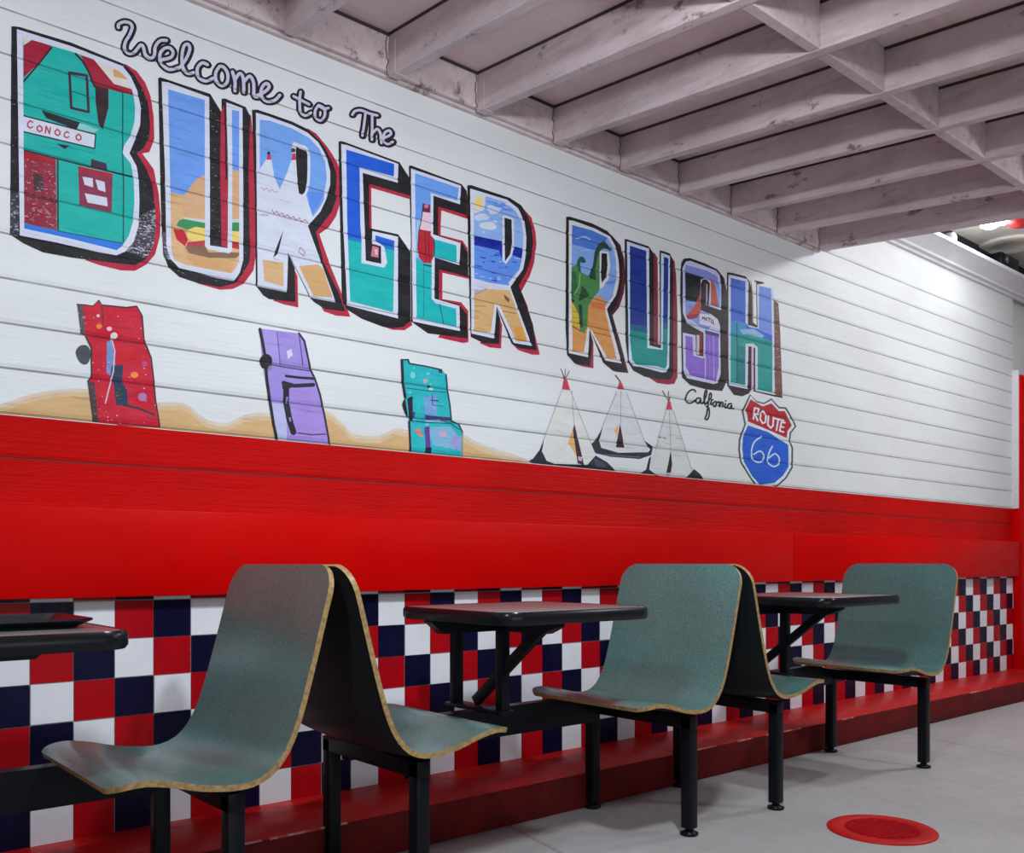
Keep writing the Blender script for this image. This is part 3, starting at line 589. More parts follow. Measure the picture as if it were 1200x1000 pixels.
script('painted script word to', [TH((392,175),(385,240),(392,320),(425,352),(470,330)), TH((340,208),(400,240),(455,268)), TH((525,275),(500,315),(505,365),(540,388),(570,355),(568,300),(530,275),(560,300),(598,295))], 8.4, 3.1)
script('painted script word The', [TH((775,345),(795,318),(840,312),(900,335),(960,350)), TH((872,335),(862,420),(850,500)), TH((922,350),(922,440),(920,530)), TH((925,480),(960,450),(985,490),(990,555)), TH((1015,515),(1060,490),(1050,462),(1015,478),(1005,530),(1035,562),(1075,545))], 8.4, 3.0)
CA = Zm(790, 375, 8.0); INK = (34,32,38)
mural('painted_word', 'painted thin black script word California', [St(smooth(q, 3), 1.9, INK) for q in (
 CA((200,675),(185,655),(150,662),(118,700),(108,745),(130,780),(170,775),(200,750)), CA((240,735),(215,735),(205,765),(225,785),(245,760),(245,735),(255,785),(275,775)), CA((275,775),(300,710),(305,665),(290,670),(280,740),(290,795)),
 CA((290,795),(345,730),(345,690),(330,700),(320,780),(305,880),(290,925),(310,935),(328,890),(325,830),(300,810)), CA((345,790),(350,750),(362,750)), CA((380,765),(362,790),(375,815),(395,800),(392,770),(380,765),(410,775)), CA((410,770),(425,770),(425,815)), CA((430,810),(440,775),(455,775),(458,815)), CA((480,785),(478,825),(495,820)), CA((535,785),(510,790),(502,820),(525,832),(538,800),(540,830),(562,832)))] + [P(circ(*CA((482,760))[0], 1.0), INK)])

# ---- tepees
T = Zm(600, 420, 5.217); TEE = (216,216,210); LN = (150,148,152); MND = (40,40,50); TIP = (196,60,84); OR = (222,170,112)
def tent(lines, layers): return layers[:1] + [St(q, .7, LN) for q in lines] + layers[1:]
mural('painted_tepee', 'painted tepee nearest the cars, with an orange door flap', tent([T((305,195),(190,505)), T((355,195),(485,525)), T((365,200),(378,400))], [
 P(T((305,195),(355,195),(490,540),(500,620),(460,655),(250,650),(180,570),(190,500)), TEE, 0), P(T((305,190),(355,196),(335,125),(315,125)), TIP, .08), St(T((322,125),(298,65)), .9, (70,60,70)), St(T((322,125),(325,65)), .8, (70,60,70)), St(T((325,125),(350,78)), .9, (70,60,70)),
 P(T((378,408),(395,600),(342,520)), OR, .08), P(T((380,398),(430,610),(440,655),(400,642),(372,440)), (60,34,46), .05), P(T((402,600),(430,605),(425,630),(405,625)), (200,170,190)),
 P(T((70,650),(130,612),(168,560),(196,492),(182,570),(212,628),(260,645),(460,652),(510,595),(580,635),(636,690),(400,684),(150,660)), MND, .04), P(T((500,610),(560,640),(580,670),(510,660)), (66,70,90), .08)]))
mural('painted_tepee', 'painted middle tepee standing in a dark boat-shaped base', tent([T((638,205),(548,430)), T((697,205),(815,520)), T((665,200),(665,400))], [
 P(T((640,200),(695,205),(835,560),(800,600),(540,575),(505,520)), (210,211,212), 0), P(T((645,190),(688,192),(665,140),(655,140)), TIP, .08), St(T((660,140),(632,105)), 1.5, (96,50,80), .05),
 P(T((650,405),(642,490),(624,440)), OR, .08), P(T((660,398),(686,548),(634,545)), (52,30,40), .05), P(T((484,525),(512,498),(556,418),(532,505),(545,548),(650,578),(830,575),(845,560),(806,503),(862,540),(850,592),(780,616),(600,602),(508,580)), MND, .06), St(T((560,590),(700,600),(780,605)), 1.0, (110,112,116), .1)]))
mural('painted_tepee', 'painted small tepee beside the word California', tent([T((940,318),(880,560)), T((985,318),(1100,690)), T((962,320),(970,560))], [
 P(T((940,315),(985,315),(1105,685),(1060,740),(870,715),(845,640)), (208,209,208), 0), P(T((940,315),(980,316),(967,262),(952,262)), TIP, .08), St(T((958,262),(918,198)), .9, (60,54,64)), St(T((958,262),(956,202)), .8, (60,54,64)), St(T((958,262),(968,235)), .9, (60,54,64)),
 P(T((970,560),(978,650),(970,700),(942,700),(955,640)), (40,28,36), .05), P(T((945,700),(970,702),(965,730),(940,722)), (190,170,190)), St(T((893,480),(912,485)), 1.0, (70,66,74)), St(T((922,485),(940,490)), 1.0, (70,66,74)), St(T((1000,488),(1040,492)), .7, (140,136,140)),
 P(T((768,718),(820,680),(836,612),(850,598),(838,680),(882,712),(962,738),(800,728)), MND, .05), P(T((1055,742),(1092,700),(1112,678),(1150,708),(1182,752)), MND, .06)]))

# ---- dunes and upended cars
D = Zm(0, 330, 3.0); D2 = Zm(400, 400, 4.615)
dune = seg(D((-700,520),(-400,450),(-200,440),(0,432),(80,404),(200,380),(300,378),(420,395),(560,425),(640,425),(680,450),(730,488),(800,498),(860,468),(950,462),(1050,480),(1150,455)), D2((-20,420),(20,450),(60,500),(200,512),(290,470),(360,480),(500,470),(650,500),(720,540),(850,590),(1000,640),(1010,720),(0,720)), D((0,560),(-700,560)))
def shiftp(p, dy): return [(x, y+dy) for x, y in p]
dd = smooth(dune, 2, True)
mural('painted_dunes', 'painted tan sand dunes behind the upended cars', [P(dd, (214,196,172), .26), P(shiftp(dd, 4.0), (212,184,146), .16, [dd]), P(shiftp(dd, 9.0), (208,170,118), .08, [dd])])
LIFT[0] += .0004
C1 = Zm(80, 340, 5.883); body = C1((60,100),(110,103),(170,112),(210,72),(232,108),(400,125),(470,113),(510,180),(520,340),(570,470),(590,620),(600,760),(635,950),(180,930),(135,630),(160,600),(160,400),(120,320),(88,295))
rr = random.Random(11); sp = []
for k in range(120):
    x, y = rr.uniform(110, 600), rr.uniform(120, 930); q = rr.uniform(.3, .95)
    sp.append(P(circ(*C1((x, y))[0], q*1.3, q, 7), rr.choice([(226,120,150),(206,60,90),(150,10,30),(232,160,180),(120,14,40),(220,60,30)]), 0, [body]))
mural('painted_car', 'painted red upended car covered in colourful splashes', [
 P(smooth(C1((50,430),(80,385),(130,385),(155,440),(130,510),(80,500)), 3, True), (72,76,82), .1), P(body, (196,18,46), .06), P(C1((60,100),(100,103),(118,310),(85,300)), (84,76,84), .2), P(C1((130,630),(180,640),(210,930),(170,930)), (70,58,62), .18), *sp,
 P(C1((265,360),(300,340),(325,520),(290,590),(262,570)), (110,140,190), .2, [body]), P(C1((300,520),(378,518),(372,640),(405,690),(412,795),(330,795),(312,650),(288,600)), (40,52,84), .12, [body]), P(circ(*C1((345,720))[0], 5, 7), (44,60,62), .2, [body]),
 St(C1((295,330),(320,420),(310,560),(280,680),(255,780)), 1.6, (206,186,200), .15, [body]), P(circ(*C1((315,315))[0], 4.2, 3.8), (226,214,214)), P(circ(*C1((282,268))[0], 3.2, 2.6), (222,190,200)), P(circ(*C1((212,252))[0], 3.4, 2.8), (232,130,50), .05), P(circ(*C1((455,585))[0], 4.6, 3.6), (234,130,50), .03), P(circ(*C1((510,738))[0], 5, 5), (176,120,176), .2), P(circ(*C1((525,510))[0], 3.4), (190,70,130), .1), P(circ(*C1((400,450))[0], 8, 5), (206,20,20), .05, [body]), P(circ(*C1((205,178))[0], 2, 2), (226,190,200)),
 St(C1((380,795),(480,815),(590,860)), 2.6, (60,44,56), .1, [body]), St(C1((60,100),(110,103),(170,112),(210,72),(232,108),(240,240)), 1.5, (80,50,60), .1), St(C1((235,105),(400,122),(470,113),(508,180),(520,340),(570,470),(588,620),(600,760),(630,940)), 1.9, (74,40,54), .1), St(C1((120,320),(158,400),(160,600),(135,630)), 2.0, (60,44,54), .1), St(C1((150,322),(520,375)), 1.0, (90,10,30), .1, [body])])
C2 = Zm(290, 370, 6.25); body = C2((85,95),(370,130),(420,190),(460,390),(490,460),(550,680),(602,960),(210,930),(160,640),(120,420),(100,250)); LAV = (158,138,212); KK = (34,30,38)
mural('painted_car', 'painted lavender upended car', [
 P(body, LAV, .05), P(C2((120,100),(215,120),(240,370),(130,350)), (166,150,218), .1, [body]), P(C2((170,640),(280,650),(290,930),(210,930)), (182,184,220), .2, [body]), P(C2((320,540),(500,560),(560,700),(590,930),(370,900)), (164,136,210), .08, [body]),
 St(C2((215,120),(228,250),(240,370)), .9, (84,70,130), .1), St(C2((375,128),(390,250),(405,365)), 1.1, (70,58,110), .1), P(C2((285,260),(320,245),(330,290),(295,320)), (214,206,232), .1),
 St(C2((90,100),(110,200),(128,300),(140,470),(165,640),(190,800),(215,910)), 3.6, KK, .06), P(circ(*C2((135,338))[0], 7.6, 9.2), (36,34,40), .06), P(circ(*C2((165,385))[0], 2.4, 3), (130,126,150), .2),
 St(C2((130,350),(250,375),(470,408)), 1.3, (60,44,96), .05), St(C2((280,443),(380,455),(490,462)), 3.0, KK, .05), St(C2((262,492),(340,515),(480,508)), 4.6, KK, .05), P(C2((250,482),(330,498),(320,530),(255,540)), KK, .05), St(C2((282,520),(282,640),(305,760),(335,855)), 7.0, KK, .09), St(C2((285,640),(290,600)), 2, (140,128,190), .2), St(C2((308,750),(312,770)), 2, (150,140,200), .1),
 St(C2((375,130),(415,185),(440,300),(462,400),(495,470),(530,580),(560,720),(602,950)), 2.4, (52,40,58), .06), St(C2((370,860),(470,875),(570,868)), 1.3, (60,46,90), .05)])
C3 = Zm(460, 410, 7.69); body = C3((80,90),(140,88),(150,125),(440,180),(482,225),(492,380),(530,640),(590,668),(632,750),(625,990),(160,960),(145,650),(110,430),(90,300))
rr = random.Random(4); sp = []
for k in range(50):
    x, y = rr.uniform(150, 620), rr.uniform(150, 950); q = rr.uniform(.5, 1.6)
    sp.append(P(circ(*C3((x, y))[0], q*1.4, q, 7), rr.choice([(20,150,170),(60,196,196),(120,196,210),(20,170,150)]), .05, [body]))
mural('painted_car', 'painted teal upended car with pink and purple patches', [
 P(smooth(C3((85,500),(110,440),(165,415),(180,500),(170,620),(120,590)), 3, True), (30,20,32), .02), P(body, (30,176,182), .05), *sp,
 P(C3((280,430),(400,400),(400,590),(290,580)), (110,156,206), .2, [body]), P(C3((310,700),(520,690),(610,800),(560,900),(360,860)), (120,176,206), .2, [body]), P(circ(*C3((450,760))[0], 5, 3.6), (196,160,190), .1, [body]), P(C3((540,780),(620,780),(610,920),(520,850)), (150,150,206), .15, [body]),
 P(C3((285,700),(330,690),(345,960),(300,960)), (96,56,146), .08, [body]), P(C3((295,880),(350,880),(350,970),(295,970)), (34,20,60), 0, [body]), P(C3((290,590),(520,610),(520,640),(300,640)), (70,50,110), .1, [body]), P(C3((290,632),(420,630),(480,660),(300,660)), (130,200,220), .1, [body]),
 P(C3((190,720),(250,712),(275,790),(240,780)), (214,130,110), .12, [body]), P(circ(*C3((295,282))[0], 2.8), (186,166,170), .1), P(circ(*C3((325,332))[0], 1.8), (24,60,60)), P(circ(*C3((180,230))[0], 3, 4), (110,210,206), .2), P(circ(*C3((345,355))[0], 3, 1.6), (180,210,200), .1), P(C3((150,560),(200,560),(200,620),(150,620)), (40,70,150), .1, [body]),
 St(C3((120,345),(300,370),(490,385)), 1.0, (10,90,100), .05, [body]), St(C3((345,455),(410,462)), 1.4, (20,60,80), .05), St(C3((355,410),(360,500)), 1.0, (20,90,110), .05), St(C3((370,500),(460,510)), .8, (20,90,110), .05), St(C3((150,640),(300,655),(520,665),(600,720)), 1.2, (20,60,90), .05, [body]),
 St(C3((82,95),(92,300),(112,430)), 3.2, (40,30,40), .08), St(C3((148,650),(162,960)), 2.6, (40,34,46), .08), P(C3((130,440),(180,420),(180,640),(150,640)), (34,20,38), .03), St(C3((82,92),(140,90),(150,125),(300,150),(440,182)), 1.8, (40,50,60), .08), P(C3((410,175),(445,180),(445,215),(415,205)), (40,60,80), .1), St(C3((480,225),(495,380),(515,500),(528,640),(595,672),(630,750)), 1.9, (30,60,80), .08), St(C3((630,750),(628,980)), 1.3, (150,140,130), .1)])


# ------------------------------------------------------------------ tiles, red panel, curb
def tiles():
    m = MB(); cw, rh, x0 = 0.1055, 0.1065, 0.6023
    c0, c1 = -23, 60; zt = 0.757
    m.box(XA, XB, WY+.002, WY+.012, 0.11, 0.80, 3)
    for c_ in range(c0, c1):
        xa, xb = x0+c_*cw, x0+(c_+1)*cw
        if xa >= XB: break
        xb = min(xb, XB)
        for r in range(-1, 6):
            z1 = zt-r*rh; z0 = z1-rh
            z0 = max(z0, .115); z1 = min(z1, .785)
            idx = (c_+2-r) % 3
            j = [random.uniform(-.0009, .0009) for _ in range(2)]
            m.box(xa+.0012+j[0], xb-.0012+j[0], WY-.002, WY+.004, z0+.0012+j[1], z1-.0012+j[1], idx)
    return m.build('tile_panel', [M['tw'], M['tr'], M['tn'], M['grout']], wall)
tag(tiles(), 'red, white and navy checkered tiles')
m = MB()
for a, b in ((XA, 4.040), (4.044, XB-.02)): m.box(a, b, WY-.050, WY+.001, .768, 1.008, 0, .004)
o = m.build('red_panel_board', M['redpanel'], wall, 40); tag(o, 'smooth glossy red board above the tiles')
m = MB()
for px in (261, 268):
    x, z = wall_pt(px, 652); 
    t_ = MB().lathe([(.003, 0), (.003, .0008)], 0, 0, 10); t_.bm.transform(Matrix.Translation((x, WY-.050, z+.002)) @ Matrix.Rotation(math.pi/2, 4, 'X'))
    me = bpy.data.meshes.new('t'); t_.bm.to_mesh(me); m.bm.from_mesh(me)
o = m.build('screw_heads', M['gap'], wall)
# curb along the wall foot
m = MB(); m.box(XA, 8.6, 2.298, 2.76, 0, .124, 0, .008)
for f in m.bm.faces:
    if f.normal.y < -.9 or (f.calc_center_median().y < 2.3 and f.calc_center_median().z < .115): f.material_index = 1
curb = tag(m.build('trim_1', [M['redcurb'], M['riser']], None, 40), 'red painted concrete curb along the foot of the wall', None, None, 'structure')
m = MB(); rr = random.Random(3); x = XA
while x < 8.5:
    L = rr.uniform(.05, .35)
    if rr.random() < .5: m.box(x, x+L, 2.2972, 2.304, .1165+rr.uniform(0, .003), .1246, 0, .0015)
    x += L+rr.uniform(0, .05)
m.build('worn_edge', M['chip'], curb)
# floor
m = MB(); m.box(-4, 9, -5, 2.80, -.1, 0)
floor = tag(m.build('floor', M['floor']), 'grey concrete floor with hairline cracks', None, None, 'structure')

# ------------------------------------------------------------------ ceiling with joists
TILT = 0.107        # the roof falls away from the wall
SHEAR = Matrix(((1, 0, 0, 0), (0, 1, 0, 0), (0, TILT, 1, -TILT*2.595), (0, 0, 0, 1)))
def roof(m_, name, mat, parent, sm=None):
    m_.bm.transform(SHEAR); return m_.build(name, mat, parent, sm)
JS = 0.375
JX = [4.302-JS*k for k in range(16, -1, -1)]
m = MB(); m.box(JX[0]-.05, 4.34, -1.9, WY, 2.618, 2.64)
for x in JX:
    m.box(x-.003, x+.041, -1.9, 2.596, 2.609, 2.6185, 1)
m.box(XA, 4.34, 2.592, 2.62, 2.607, 2.6185, 1)
ceil = tag(roof(m, 'ceiling', [M['deck'], M['gap']], None), 'low whitewashed timber ceiling on open joists, sloping down from the wall', None, None, 'structure')
for i, x in enumerate(JX):
    last = i == len(JX)-1
    m = MB(); m.box(x, x+.038, -1.9, 2.595, 2.477, 2.618, 0, .003); roof(m, 'joist', M['joist'], ceil)
    if not last:
        m = MB(); m.box(x+.038, x+JS, 1.462, 1.500, 2.479, 2.618, 0, .003); roof(m, 'blocking', M['joist'], ceil)
    if i > 8:
        m = MB()        # joist hanger: bent strap at the ledger
        m.box(x-.002, x, 2.555, 2.595, 2.476, 2.585); m.box(x+.038, x+.040, 2.555, 2.595, 2.476, 2.585)
        m.box(x-.002, x+.040, 2.555, 2.595, 2.4745, 2.4768)
        roof(m, 'joist_hanger', M['joist'], ceil)
        rr = random.Random(i); m = MB(); z = 2.612; xx = x-.007       # rusty crack in the paint where joist and ledger meet
        while z > 2.487:
            z2 = z-rr.uniform(.008, .016); x2 = x-.006+rr.uniform(-.007, .005); wv = rr.uniform(.0012, .0038)
            m.bar((xx, 2.5935, z), (x2, 2.5935, z2-.001), wv, .003); z, xx = z2, x2
        m.build('rust_stain', M['rust'], ceil)
m = MB(); m.box(XA, 4.34, 2.595, WY+.004, 2.490, 2.618, 0, .003); m.build('ledger', M['joist'], ceil)
m = MB(); m.box(XA, 4.34, 2.612, WY+.004, 2.478, 2.489, 0, .002); m.build('ledger_strip', M['joist'], ceil)
# step up to the rear ceiling
m = MB()
for x0_, x1_ in ((4.325, 4.345),):
    a_ = [m.bm.verts.new((x0_, y, z)) for y, z in ((-1.9, 2.12), (WY+.1, 2.60), (WY+.1, 3.0), (-1.9, 3.0))]; b_ = [m.bm.verts.new((x1_, v.co.y, v.co.z)) for v in a_]
    m.bm.faces.new(a_); m.bm.faces.new(b_[::-1])
    for k in range(4): m.bm.faces.new((a_[k], a_[(k+1) % 4], b_[(k+1) % 4], b_[k]))
m.build('bulkhead', M['deck'], ceil)
m = MB(); m.box(4.33, 9.0, -1.9, 2.80, 2.95, 2.98)
ceil2 = tag(m.build('ceiling', M['plaster']), 'higher beige ceiling past the last joist', None, None, 'structure')
# cove moulding along the top of the wall past the joists
m = MB()
pr = [(WY, 2.700), (WY-.018, 2.700), (WY-.022, 2.712), (WY-.045, 2.716), (WY-.050, 2.728), (WY-.12, 2.775), (WY-.138, 2.778), (WY-.140, 2.80), (WY+.02, 2.80)]
a = [m.bm.verts.new((4.345, y, z)) for y, z in pr]; b = [m.bm.verts.new((8.6, y, z)) for y, z in pr]
for i in range(len(pr)): m.bm.faces.new((a[i], a[(i+1) % len(pr)], b[(i+1) % len(pr)], b[i]))
m.bm.faces.new(a); m.bm.faces.new(b[::-1])
tag(m.build('trim_2', M['trimwhite'], None, 30), 'white cove moulding at the top of the wall past the joists', None, None, 'structure')
m = MB(); m.box(4.35, 8.6, 2.625, 2.68, 2.80, 2.95); m.build('soffit_gap', M['dark'], ceil2)
# rear wall
m = MB(); m.box(8.6, 8.7, -1.9, 2.80, 0, 2.98)
tag(m.build('wall_back', M['trimwhite']), 'plain far end wall', None, None, 'structure')
# red door bay at the right end of the mural wall
m = MB(); m.box(XB, 8.6, 2.66, 2.78, 0, 2.80); 
wb = m.build('wall_right', M['white']); tag(wb, 'white boards above the red door bay', None, None, 'structure')
door = empty('door_1', (7.4, 2.63, .124), 'red door bay past the end of the checkered tiles'); door['kind'] = 'structure'
def part(m_, name, mat, parent, smooth=None):
    o = m_.build(name, mat, None, smooth); o.parent = parent; o.matrix_parent_inverse = Matrix.Translation(-Vector(parent.location)); return o
m = MB(); m.box(XB, XB+.10, 2.575, 2.66, .124, 2.166, 0, .004); m.box(XB+.10, 8.1, 2.575, 2.66, 2.07, 2.166, 0, .004); m.box(8.1, 8.2, 2.575, 2.66, .124, 2.166, 0, .004)
part(m, 'door_frame', M['redpanel'], door, 40)
m = MB(); m.box(XB+.10, 8.1, 2.60, 2.66, .126, 2.07, 0, .002); part(m, 'door_leaf', M['redpanel'], door, 40)
m = MB(); m.box(XB+.05, XB+.24, 2.56, 2.578, 2.075, 2.115, 0, .004); part(m, 'door_closer', M['black'], door, 40)
m = MB(); m.box(XB-.012, XB+.004, 2.59, 2.64, 1.238, 2.2, 0, .002); part(m, 'edge_strip', M['trimwhite'], door, 40)
m = MB(); m.box(XB+.08, XB+.12, 2.555, 2.578, .17, .22, 0, .006); part(m, 'door_stop', M['black'], door, 40)

# ------------------------------------------------------------------ seats
PROF = [(.024, .857), (.033, .830), (.054, .760), (.082, .660), (.112, .560), (.138, .490), (.168, .442), (.208, .412), (.262, .403), (.34, .412), (.41, .430), (.468, .440), (.510, .437), (.540, .428)]
PROF = [(a*.9344, b) for a, b in PROF]
NY, FY = -.265, .262       # near and far edge of a shell about the unit's centre line
def shell(side):
    pts = smooth(PROF, 4); n = len(pts)
    # arc length, used to round off the corners at the top of the back and the front of the seat
    L = [0]
    for (a, b), (c_, d) in zip(pts, pts[1:]): L.append(L[-1]+math.hypot(c_-a, d-b))
    T = L[-1]; R1, R2 = .070, .050; th = .013
    def inset(s):
        q = 0
        if s < R1: q = R1-math.sqrt(max(0, R1*R1-(R1-s)**2))
        if T-s < R2: q = R2-math.sqrt(max(0, R2*R2-(R2-(T-s))**2))
        return q
    # resample denser near both ends
    ss = sorted(set([round(R1*(1-math.cos(math.pi/2*k/8)), 5) for k in range(9)]+[round(T-R2*(1-math.cos(math.pi/2*k/7)), 5) for k in range(8)]+[R1+(T-R1-R2)*k/34 for k in range(35)]))
    ss[0] = .0004; ss[-1] = T-.0004
    def at(s):
        for i in range(n-1):
            if L[i+1] >= s:
                u = (s-L[i])/(L[i+1]-L[i]); return tuple(pts[i][k]*(1-u)+pts[i+1][k]*u for k in (0, 1))
        return pts[-1]
    NYN = 12; rows_t, rows_b = [], []
    bt = MB(); bm = bt.bm
    for s in ss:
        x, z = at(s); x2, z2 = at(min(T, s+.004)); x1, z1 = at(max(0, s-.004))
        dx, dz = x2-x1, z2-z1; l = math.hypot(dx, dz); nx, nz = -dz/l, dx/l      # towards the sitter
        if nz < 0 and nx < 0: nx, nz = -nx, -nz
        q = inset(s); ya, yb = NY+q, FY-q
        rt, rb = [], []
        for k in range(NYN+1):
            u = k/NYN; y = ya+(yb-ya)*u
            dish = .012*(1-(2*u-1)**2)*math.sin(math.pi*min(1, max(0, s/T)))
            px_, pz_ = x-nx*dish, z-nz*dish
            rt.append(bm.verts.new((side*px_, y, pz_)))
            rb.append(bm.verts.new((side*(px_-nx*th), y, pz_-nz*th)))
        rows_t.append(rt); rows_b.append(rb)
    for i in range(len(ss)-1):
        for k in range(NYN):
            f = bm.faces.new((rows_t[i][k], rows_t[i][k+1], rows_t[i+1][k+1], rows_t[i+1][k])); f.material_index = 0
            f = bm.faces.new((rows_b[i][k], rows_b[i+1][k], rows_b[i+1][k+1], rows_b[i][k+1])); f.material_index = 1
        for k in (0, NYN):
            f = bm.faces.new((rows_t[i][k], rows_t[i+1][k], rows_b[i+1][k], rows_b[i][k])); f.material_index = 2
    for i in (0, len(ss)-1):
        for k in range(NYN):
            f = bm.faces.new((rows_t[i][k], rows_t[i][k+1], rows_b[i][k+1], rows_b[i][k])); f.material_index = 2
    return bt
def shell_obj(side, parent):
    o = shell(side).build('seat_shell', [M['lam'], M['shellback'], M['ply']], parent, 50); return o
LX, LNY, LFY = .238, -.215, .212
def leg_mesh(x, y, parent):
    m = MB(); m.box(x-.019, x+.019, y-.019, y+.019, .022, .372, 0, .003); lg = m.build('leg', M['black'], parent, 40)
    m = MB(); m.lathe([(.026, 0), (.029, .004), (.029, .008), (.014, .013), (.010, .024)], x, y, 20); m.build('foot_glide', M['steel'] if False else M['black'], lg)
def side_frame(x, sgn, parent):
    m = MB(); m.box(x-.019, x+.019, LNY-.02, LFY+.02, .336, .378, 0, .003)
    m.build('cross_beam', M['black'], parent, 40)
def unit(cx, sides, label, cy):
    r = empty('back_to_back_seat' if len(sides) > 1 else 'single_seat', (cx, cy, 0), label, 'seat')
    for s in sides:
        shell_obj(s, r)
        side_frame(s*LX, s, r)
        for y in (LNY, LFY): leg_mesh(s*LX, y, r)
    return r
unit(1.055, (-1, 1), 'nearest back-to-back pair of green laminate shell seats, beside the table with the tray', 2.080)
unit(2.560, (-1, 1), 'middle back-to-back pair of bright green shell seats, right of the centre table', 2.073)
unit(4.075, (-1,), 'dark green shell seat at the far end of the row, right of the last table', 2.045)

# ------------------------------------------------------------------ tables
def table(cx, label, x_left, x_right):
    r = empty('table', (cx, 2.06, 0), label, 'table')
    m = MB(); m.prism(rrect(-.273, .273, -.258, .238, .050), .713, .7435, 0, .002); top = m.build('tabletop', M['tabletop'], r, 40)
    m = MB(); o_ = rrect(-.285, .285, -.270, .250, .060)
    i_ = rrect(-.273, .273, -.258, .238, .050); n = len(o_)
    rings = [[m.bm.verts.new((x, y, z)) for x, y in ring] for ring, z in ((i_, .711), ([(x*.985, y*.985) for x, y in o_], .709), (o_, .716), (o_, .737), ([(x*.985, y*.985) for x, y in o_], .7445), (i_, .7440))]
    for a_, b_ in zip(rings, rings[1:]+rings[:1]):
        for i in range(n): m.bm.faces.new((a_[i], a_[(i+1) % n], b_[(i+1) % n], b_[i]))
    m.build('edge_band', M['edge'], r, 50)
    for y in (.326, .094):
        m = MB(); m.box(-.016, .016, y-.016, y+.016, .40, .690, 0, .002); m.build('post', M['black'], r, 40)
    m = MB()
    for flip in (0, 1):       # crossed arms under the top, tapered towards their ends
        p_ = [(-.245, .708), (-.245, .700), (-.20, .664), (.20, .664), (.245, .700), (.245, .708)] if not flip else [(-.16, .708), (-.16, .690), (-.11, .668), (.345, .664), (.345, .708)]
        yc = .14
        if not flip: a_ = [m.bm.verts.new((u, yc-.018, z)) for u, z in p_]; b_ = [m.bm.verts.new((u, yc+.018, z)) for u, z in p_]
        else: a_ = [m.bm.verts.new((-.018, u, z)) for u, z in p_]; b_ = [m.bm.verts.new((.018, u, z)) for u, z in p_]
        k_ = len(p_); m.bm.faces.new(a_); m.bm.faces.new(b_[::-1])
        for i in range(k_): m.bm.faces.new((a_[i], a_[(i+1) % k_], b_[(i+1) % k_], b_[i]))
    m.build('support_arm', M['black'], r, 40)
    m = MB(); m.bar((0, .225, .425), (0, -.105, .684), .022, .032, 0, .002); m.build('brace', M['black'], r, 40)
    m = MB(); a, b = x_left-cx, x_right-cx; q_ = [(a, .312), (b, .312), (b, .366), (b-.11, .405), (a+.11, .405), (a, .366)]
    u_ = [m.bm.verts.new((x, .178, z)) for x, z in q_]; v_ = [m.bm.verts.new((x, .216, z)) for x, z in q_]; m.bm.faces.new(u_); m.bm.faces.new(v_[::-1])
    for i in range(6): m.bm.faces.new((u_[i], u_[(i+1) % 6], v_[(i+1) % 6], v_[i]))
    m.build('stringer', M['black'], r, 40)
    m = MB(); m.box(-.03, .03, .07, .35, .400, .412, 0, .002); m.build('base_plate', M['black'], r, 40)
    for ch in r.children:
        if ch.name.split('.')[0] in ('tabletop', 'edge_band', 'support_arm'): ch.location.z = -.012
    return r
table(.310, 'nearest table, cut off by the left edge, with a black tray on it', -.60, .796)
table(1.800, 'centre table between the nearest seats and the bright green seats', 1.315, 2.301)
table(3.310, 'far table, next to the dark green end seat', 2.819, 3.816)
# tray
tr = empty('tray', (.385, 2.05, .733), 'flat black tray lying on the nearest table', 'tray')
m = MB(); m.prism(rrect(-.15, .15, -.11, .11, .02), 0, .006, 0, .002); part_ = m.build('tray_base', M['edge'], tr, 40)
m = MB(); o_ = rrect(-.175, .175, -.13, .13, .03); i_ = rrect(-.15, .15, -.11, .11, .02); n = len(o_)
rings = [[m.bm.verts.new((x, y, z)) for x, y in ring] for ring, z in ((i_, .002), (o_, .014), (o_, .018), (i_, .006))]
for a_, b_ in zip(rings, rings[1:]+rings[:1]):
    for i in range(n): m.bm.faces.new((a_[i], a_[(i+1) % n], b_[(i+1) % n], b_[i]))
m.build('tray_rim', M['edge'], tr, 50)

# ------------------------------------------------------------------ floor cover
cv = empty('drain_cover', (2.835, 1.489, 0), 'round red ribbed cover set in the grey floor', 'drain cover')
m = MB(); m.lathe([(.168, 0), (.168, .003), (.163, .006), (.122, .0065), (.120, .0045), (.0, .0045)], 0, 0, 48, 0, True, False); m.build('cover_ring', M['coverred'], cv)
m = MB()
for k in range(-9, 10):
    x = k*.012; h = math.sqrt(max(0, .112**2-x*x)); 
    if h > .02: m.bar((x, -h, .006), (x, h, .006), .0055, .004, 0)
m.bm.transform(Matrix.Rotation(math.radians(35), 4, 'Z')); m.build('cover_ribs', M['tr'], cv)

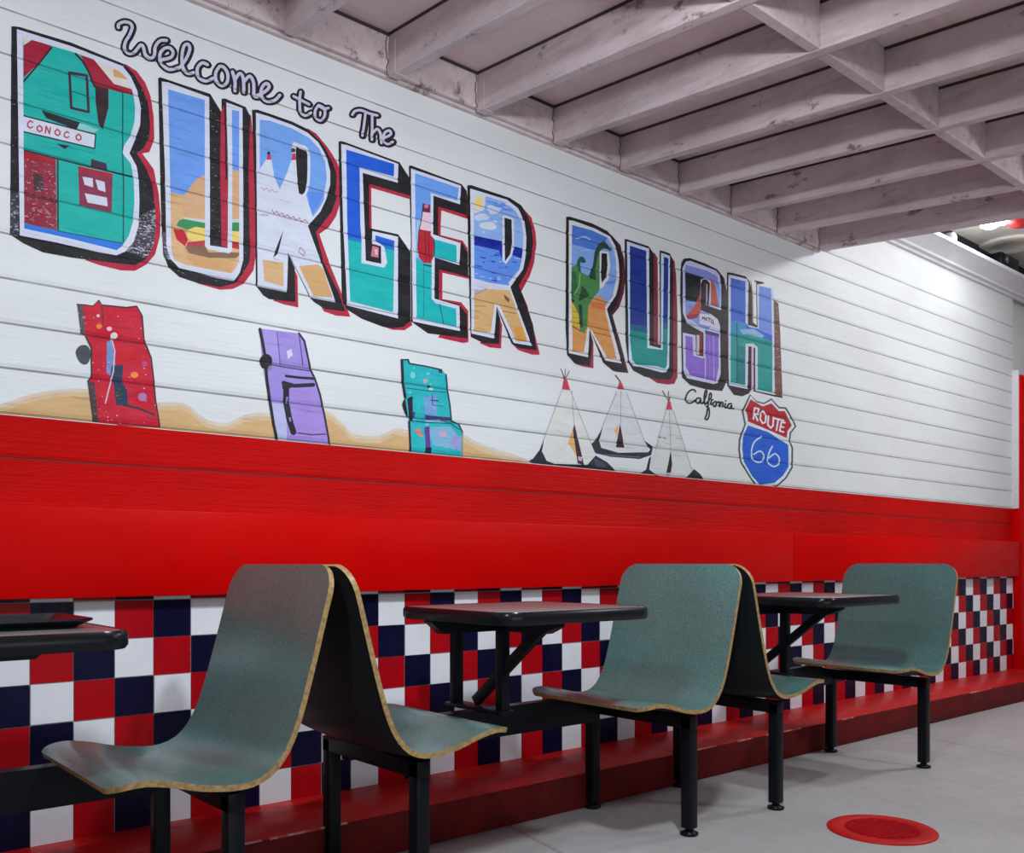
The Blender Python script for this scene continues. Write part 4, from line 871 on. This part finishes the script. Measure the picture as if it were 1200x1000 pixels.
# ------------------------------------------------------------------ rear ceiling fittings
def at_ceiling(px, py, z):
    d = (z-CAMZ)*FPX/(HY-py); l = (px-CX)/FPX*d
    return Vector((CS*l+SN*d, -SN*l+CS*d, z))
def disc_light(px, py, label):
    p = at_ceiling(px, py, 2.90)
    r = empty('ceiling_light', (p.x, p.y, 2.95), label, 'lamp', 'twin lamps on the rear ceiling')
    m = MB(); m.lathe([(.045, 0), (.06, -.012), (.06, -.03)], 0, 0, 24, 0, True, False); m.build('lamp_housing', M['trimwhite'], r)
    m = MB(); m.lathe([(.056, -.03), (.058, -.05), (.035, -.064), (.005, -.068)], 0, 0, 24); m.build('lamp_lens', M['lamp'], r)
    l = bpy.data.lights.new('lamp_glow', 'POINT'); l.energy = 1.1; l.shadow_soft_size = .05; l.color = (.92, .96, 1)
    o = bpy.data.objects.new('lamp_glow', l); C.objects.link(o); o.parent = r; o.location = (0, 0, -.10)
disc_light(1161, 264, 'bright round ceiling lamp, the left one of the pair by the last joist')
disc_light(1174, 259, 'bright round ceiling lamp, the right one of the pair by the last joist')
p = at_ceiling(1197, 262, 2.88)
r = empty('alarm_bell', (p.x, p.y, 2.95), 'red round fitting on the rear ceiling right of the bright lamps', 'alarm')
m = MB(); m.lathe([(.03, 0), (.03, -.03), (.085, -.04), (.080, -.065), (.05, -.085), (.012, -.092)], 0, 0, 28); m.build('bell_dome', plain('red_enamel', (.50, .03, .03), .35), r)
p = at_ceiling(1183, 288, 2.945)
m = MB(); m.lathe([(.20, 0), (.20, -.010), (.185, -.016), (.10, -.018), (.095, -.012), (.01, -.012)], 0, 0, 40)
o = m.build('ceiling_vent', M['plaster']); o.location = (p.x, p.y, 2.95); tag(o, 'large round beige disc on the rear ceiling below the bright lamps', 'vent')
p = at_ceiling(1172, 307, 2.86)
r = empty('speaker', (p.x, 2.53, 2.80), 'small dark box on top of the white moulding at the right', 'speaker')
m = MB(); m.box(-.14, .14, -.035, .06, 0, .085, 0, .008); m.build('speaker_case', M['black'], r, 40)
m = MB(); m.lathe([(.022, 0), (.022, .006), (.01, .009)], 0, 0, 16); m.bm.transform(Matrix.Translation((-.06, -.035, .045)) @ Matrix.Rotation(math.pi/2, 4, 'X')); m.build('speaker_cone', M['steel'], r)
p = at_ceiling(1114, 281, 2.84)
m = MB(); m.lathe([(.035, 0), (.040, .05), (.030, .075), (.01, .082)], 0, 0, 24); m.bm.transform(Matrix.Rotation(0, 4, 'X'))
o = m.build('lamp_globe', M['trimwhite']); o.location = (p.x, 2.56, 2.80); tag(o, 'small pale round globe on top of the white moulding near the last joist', 'lamp')
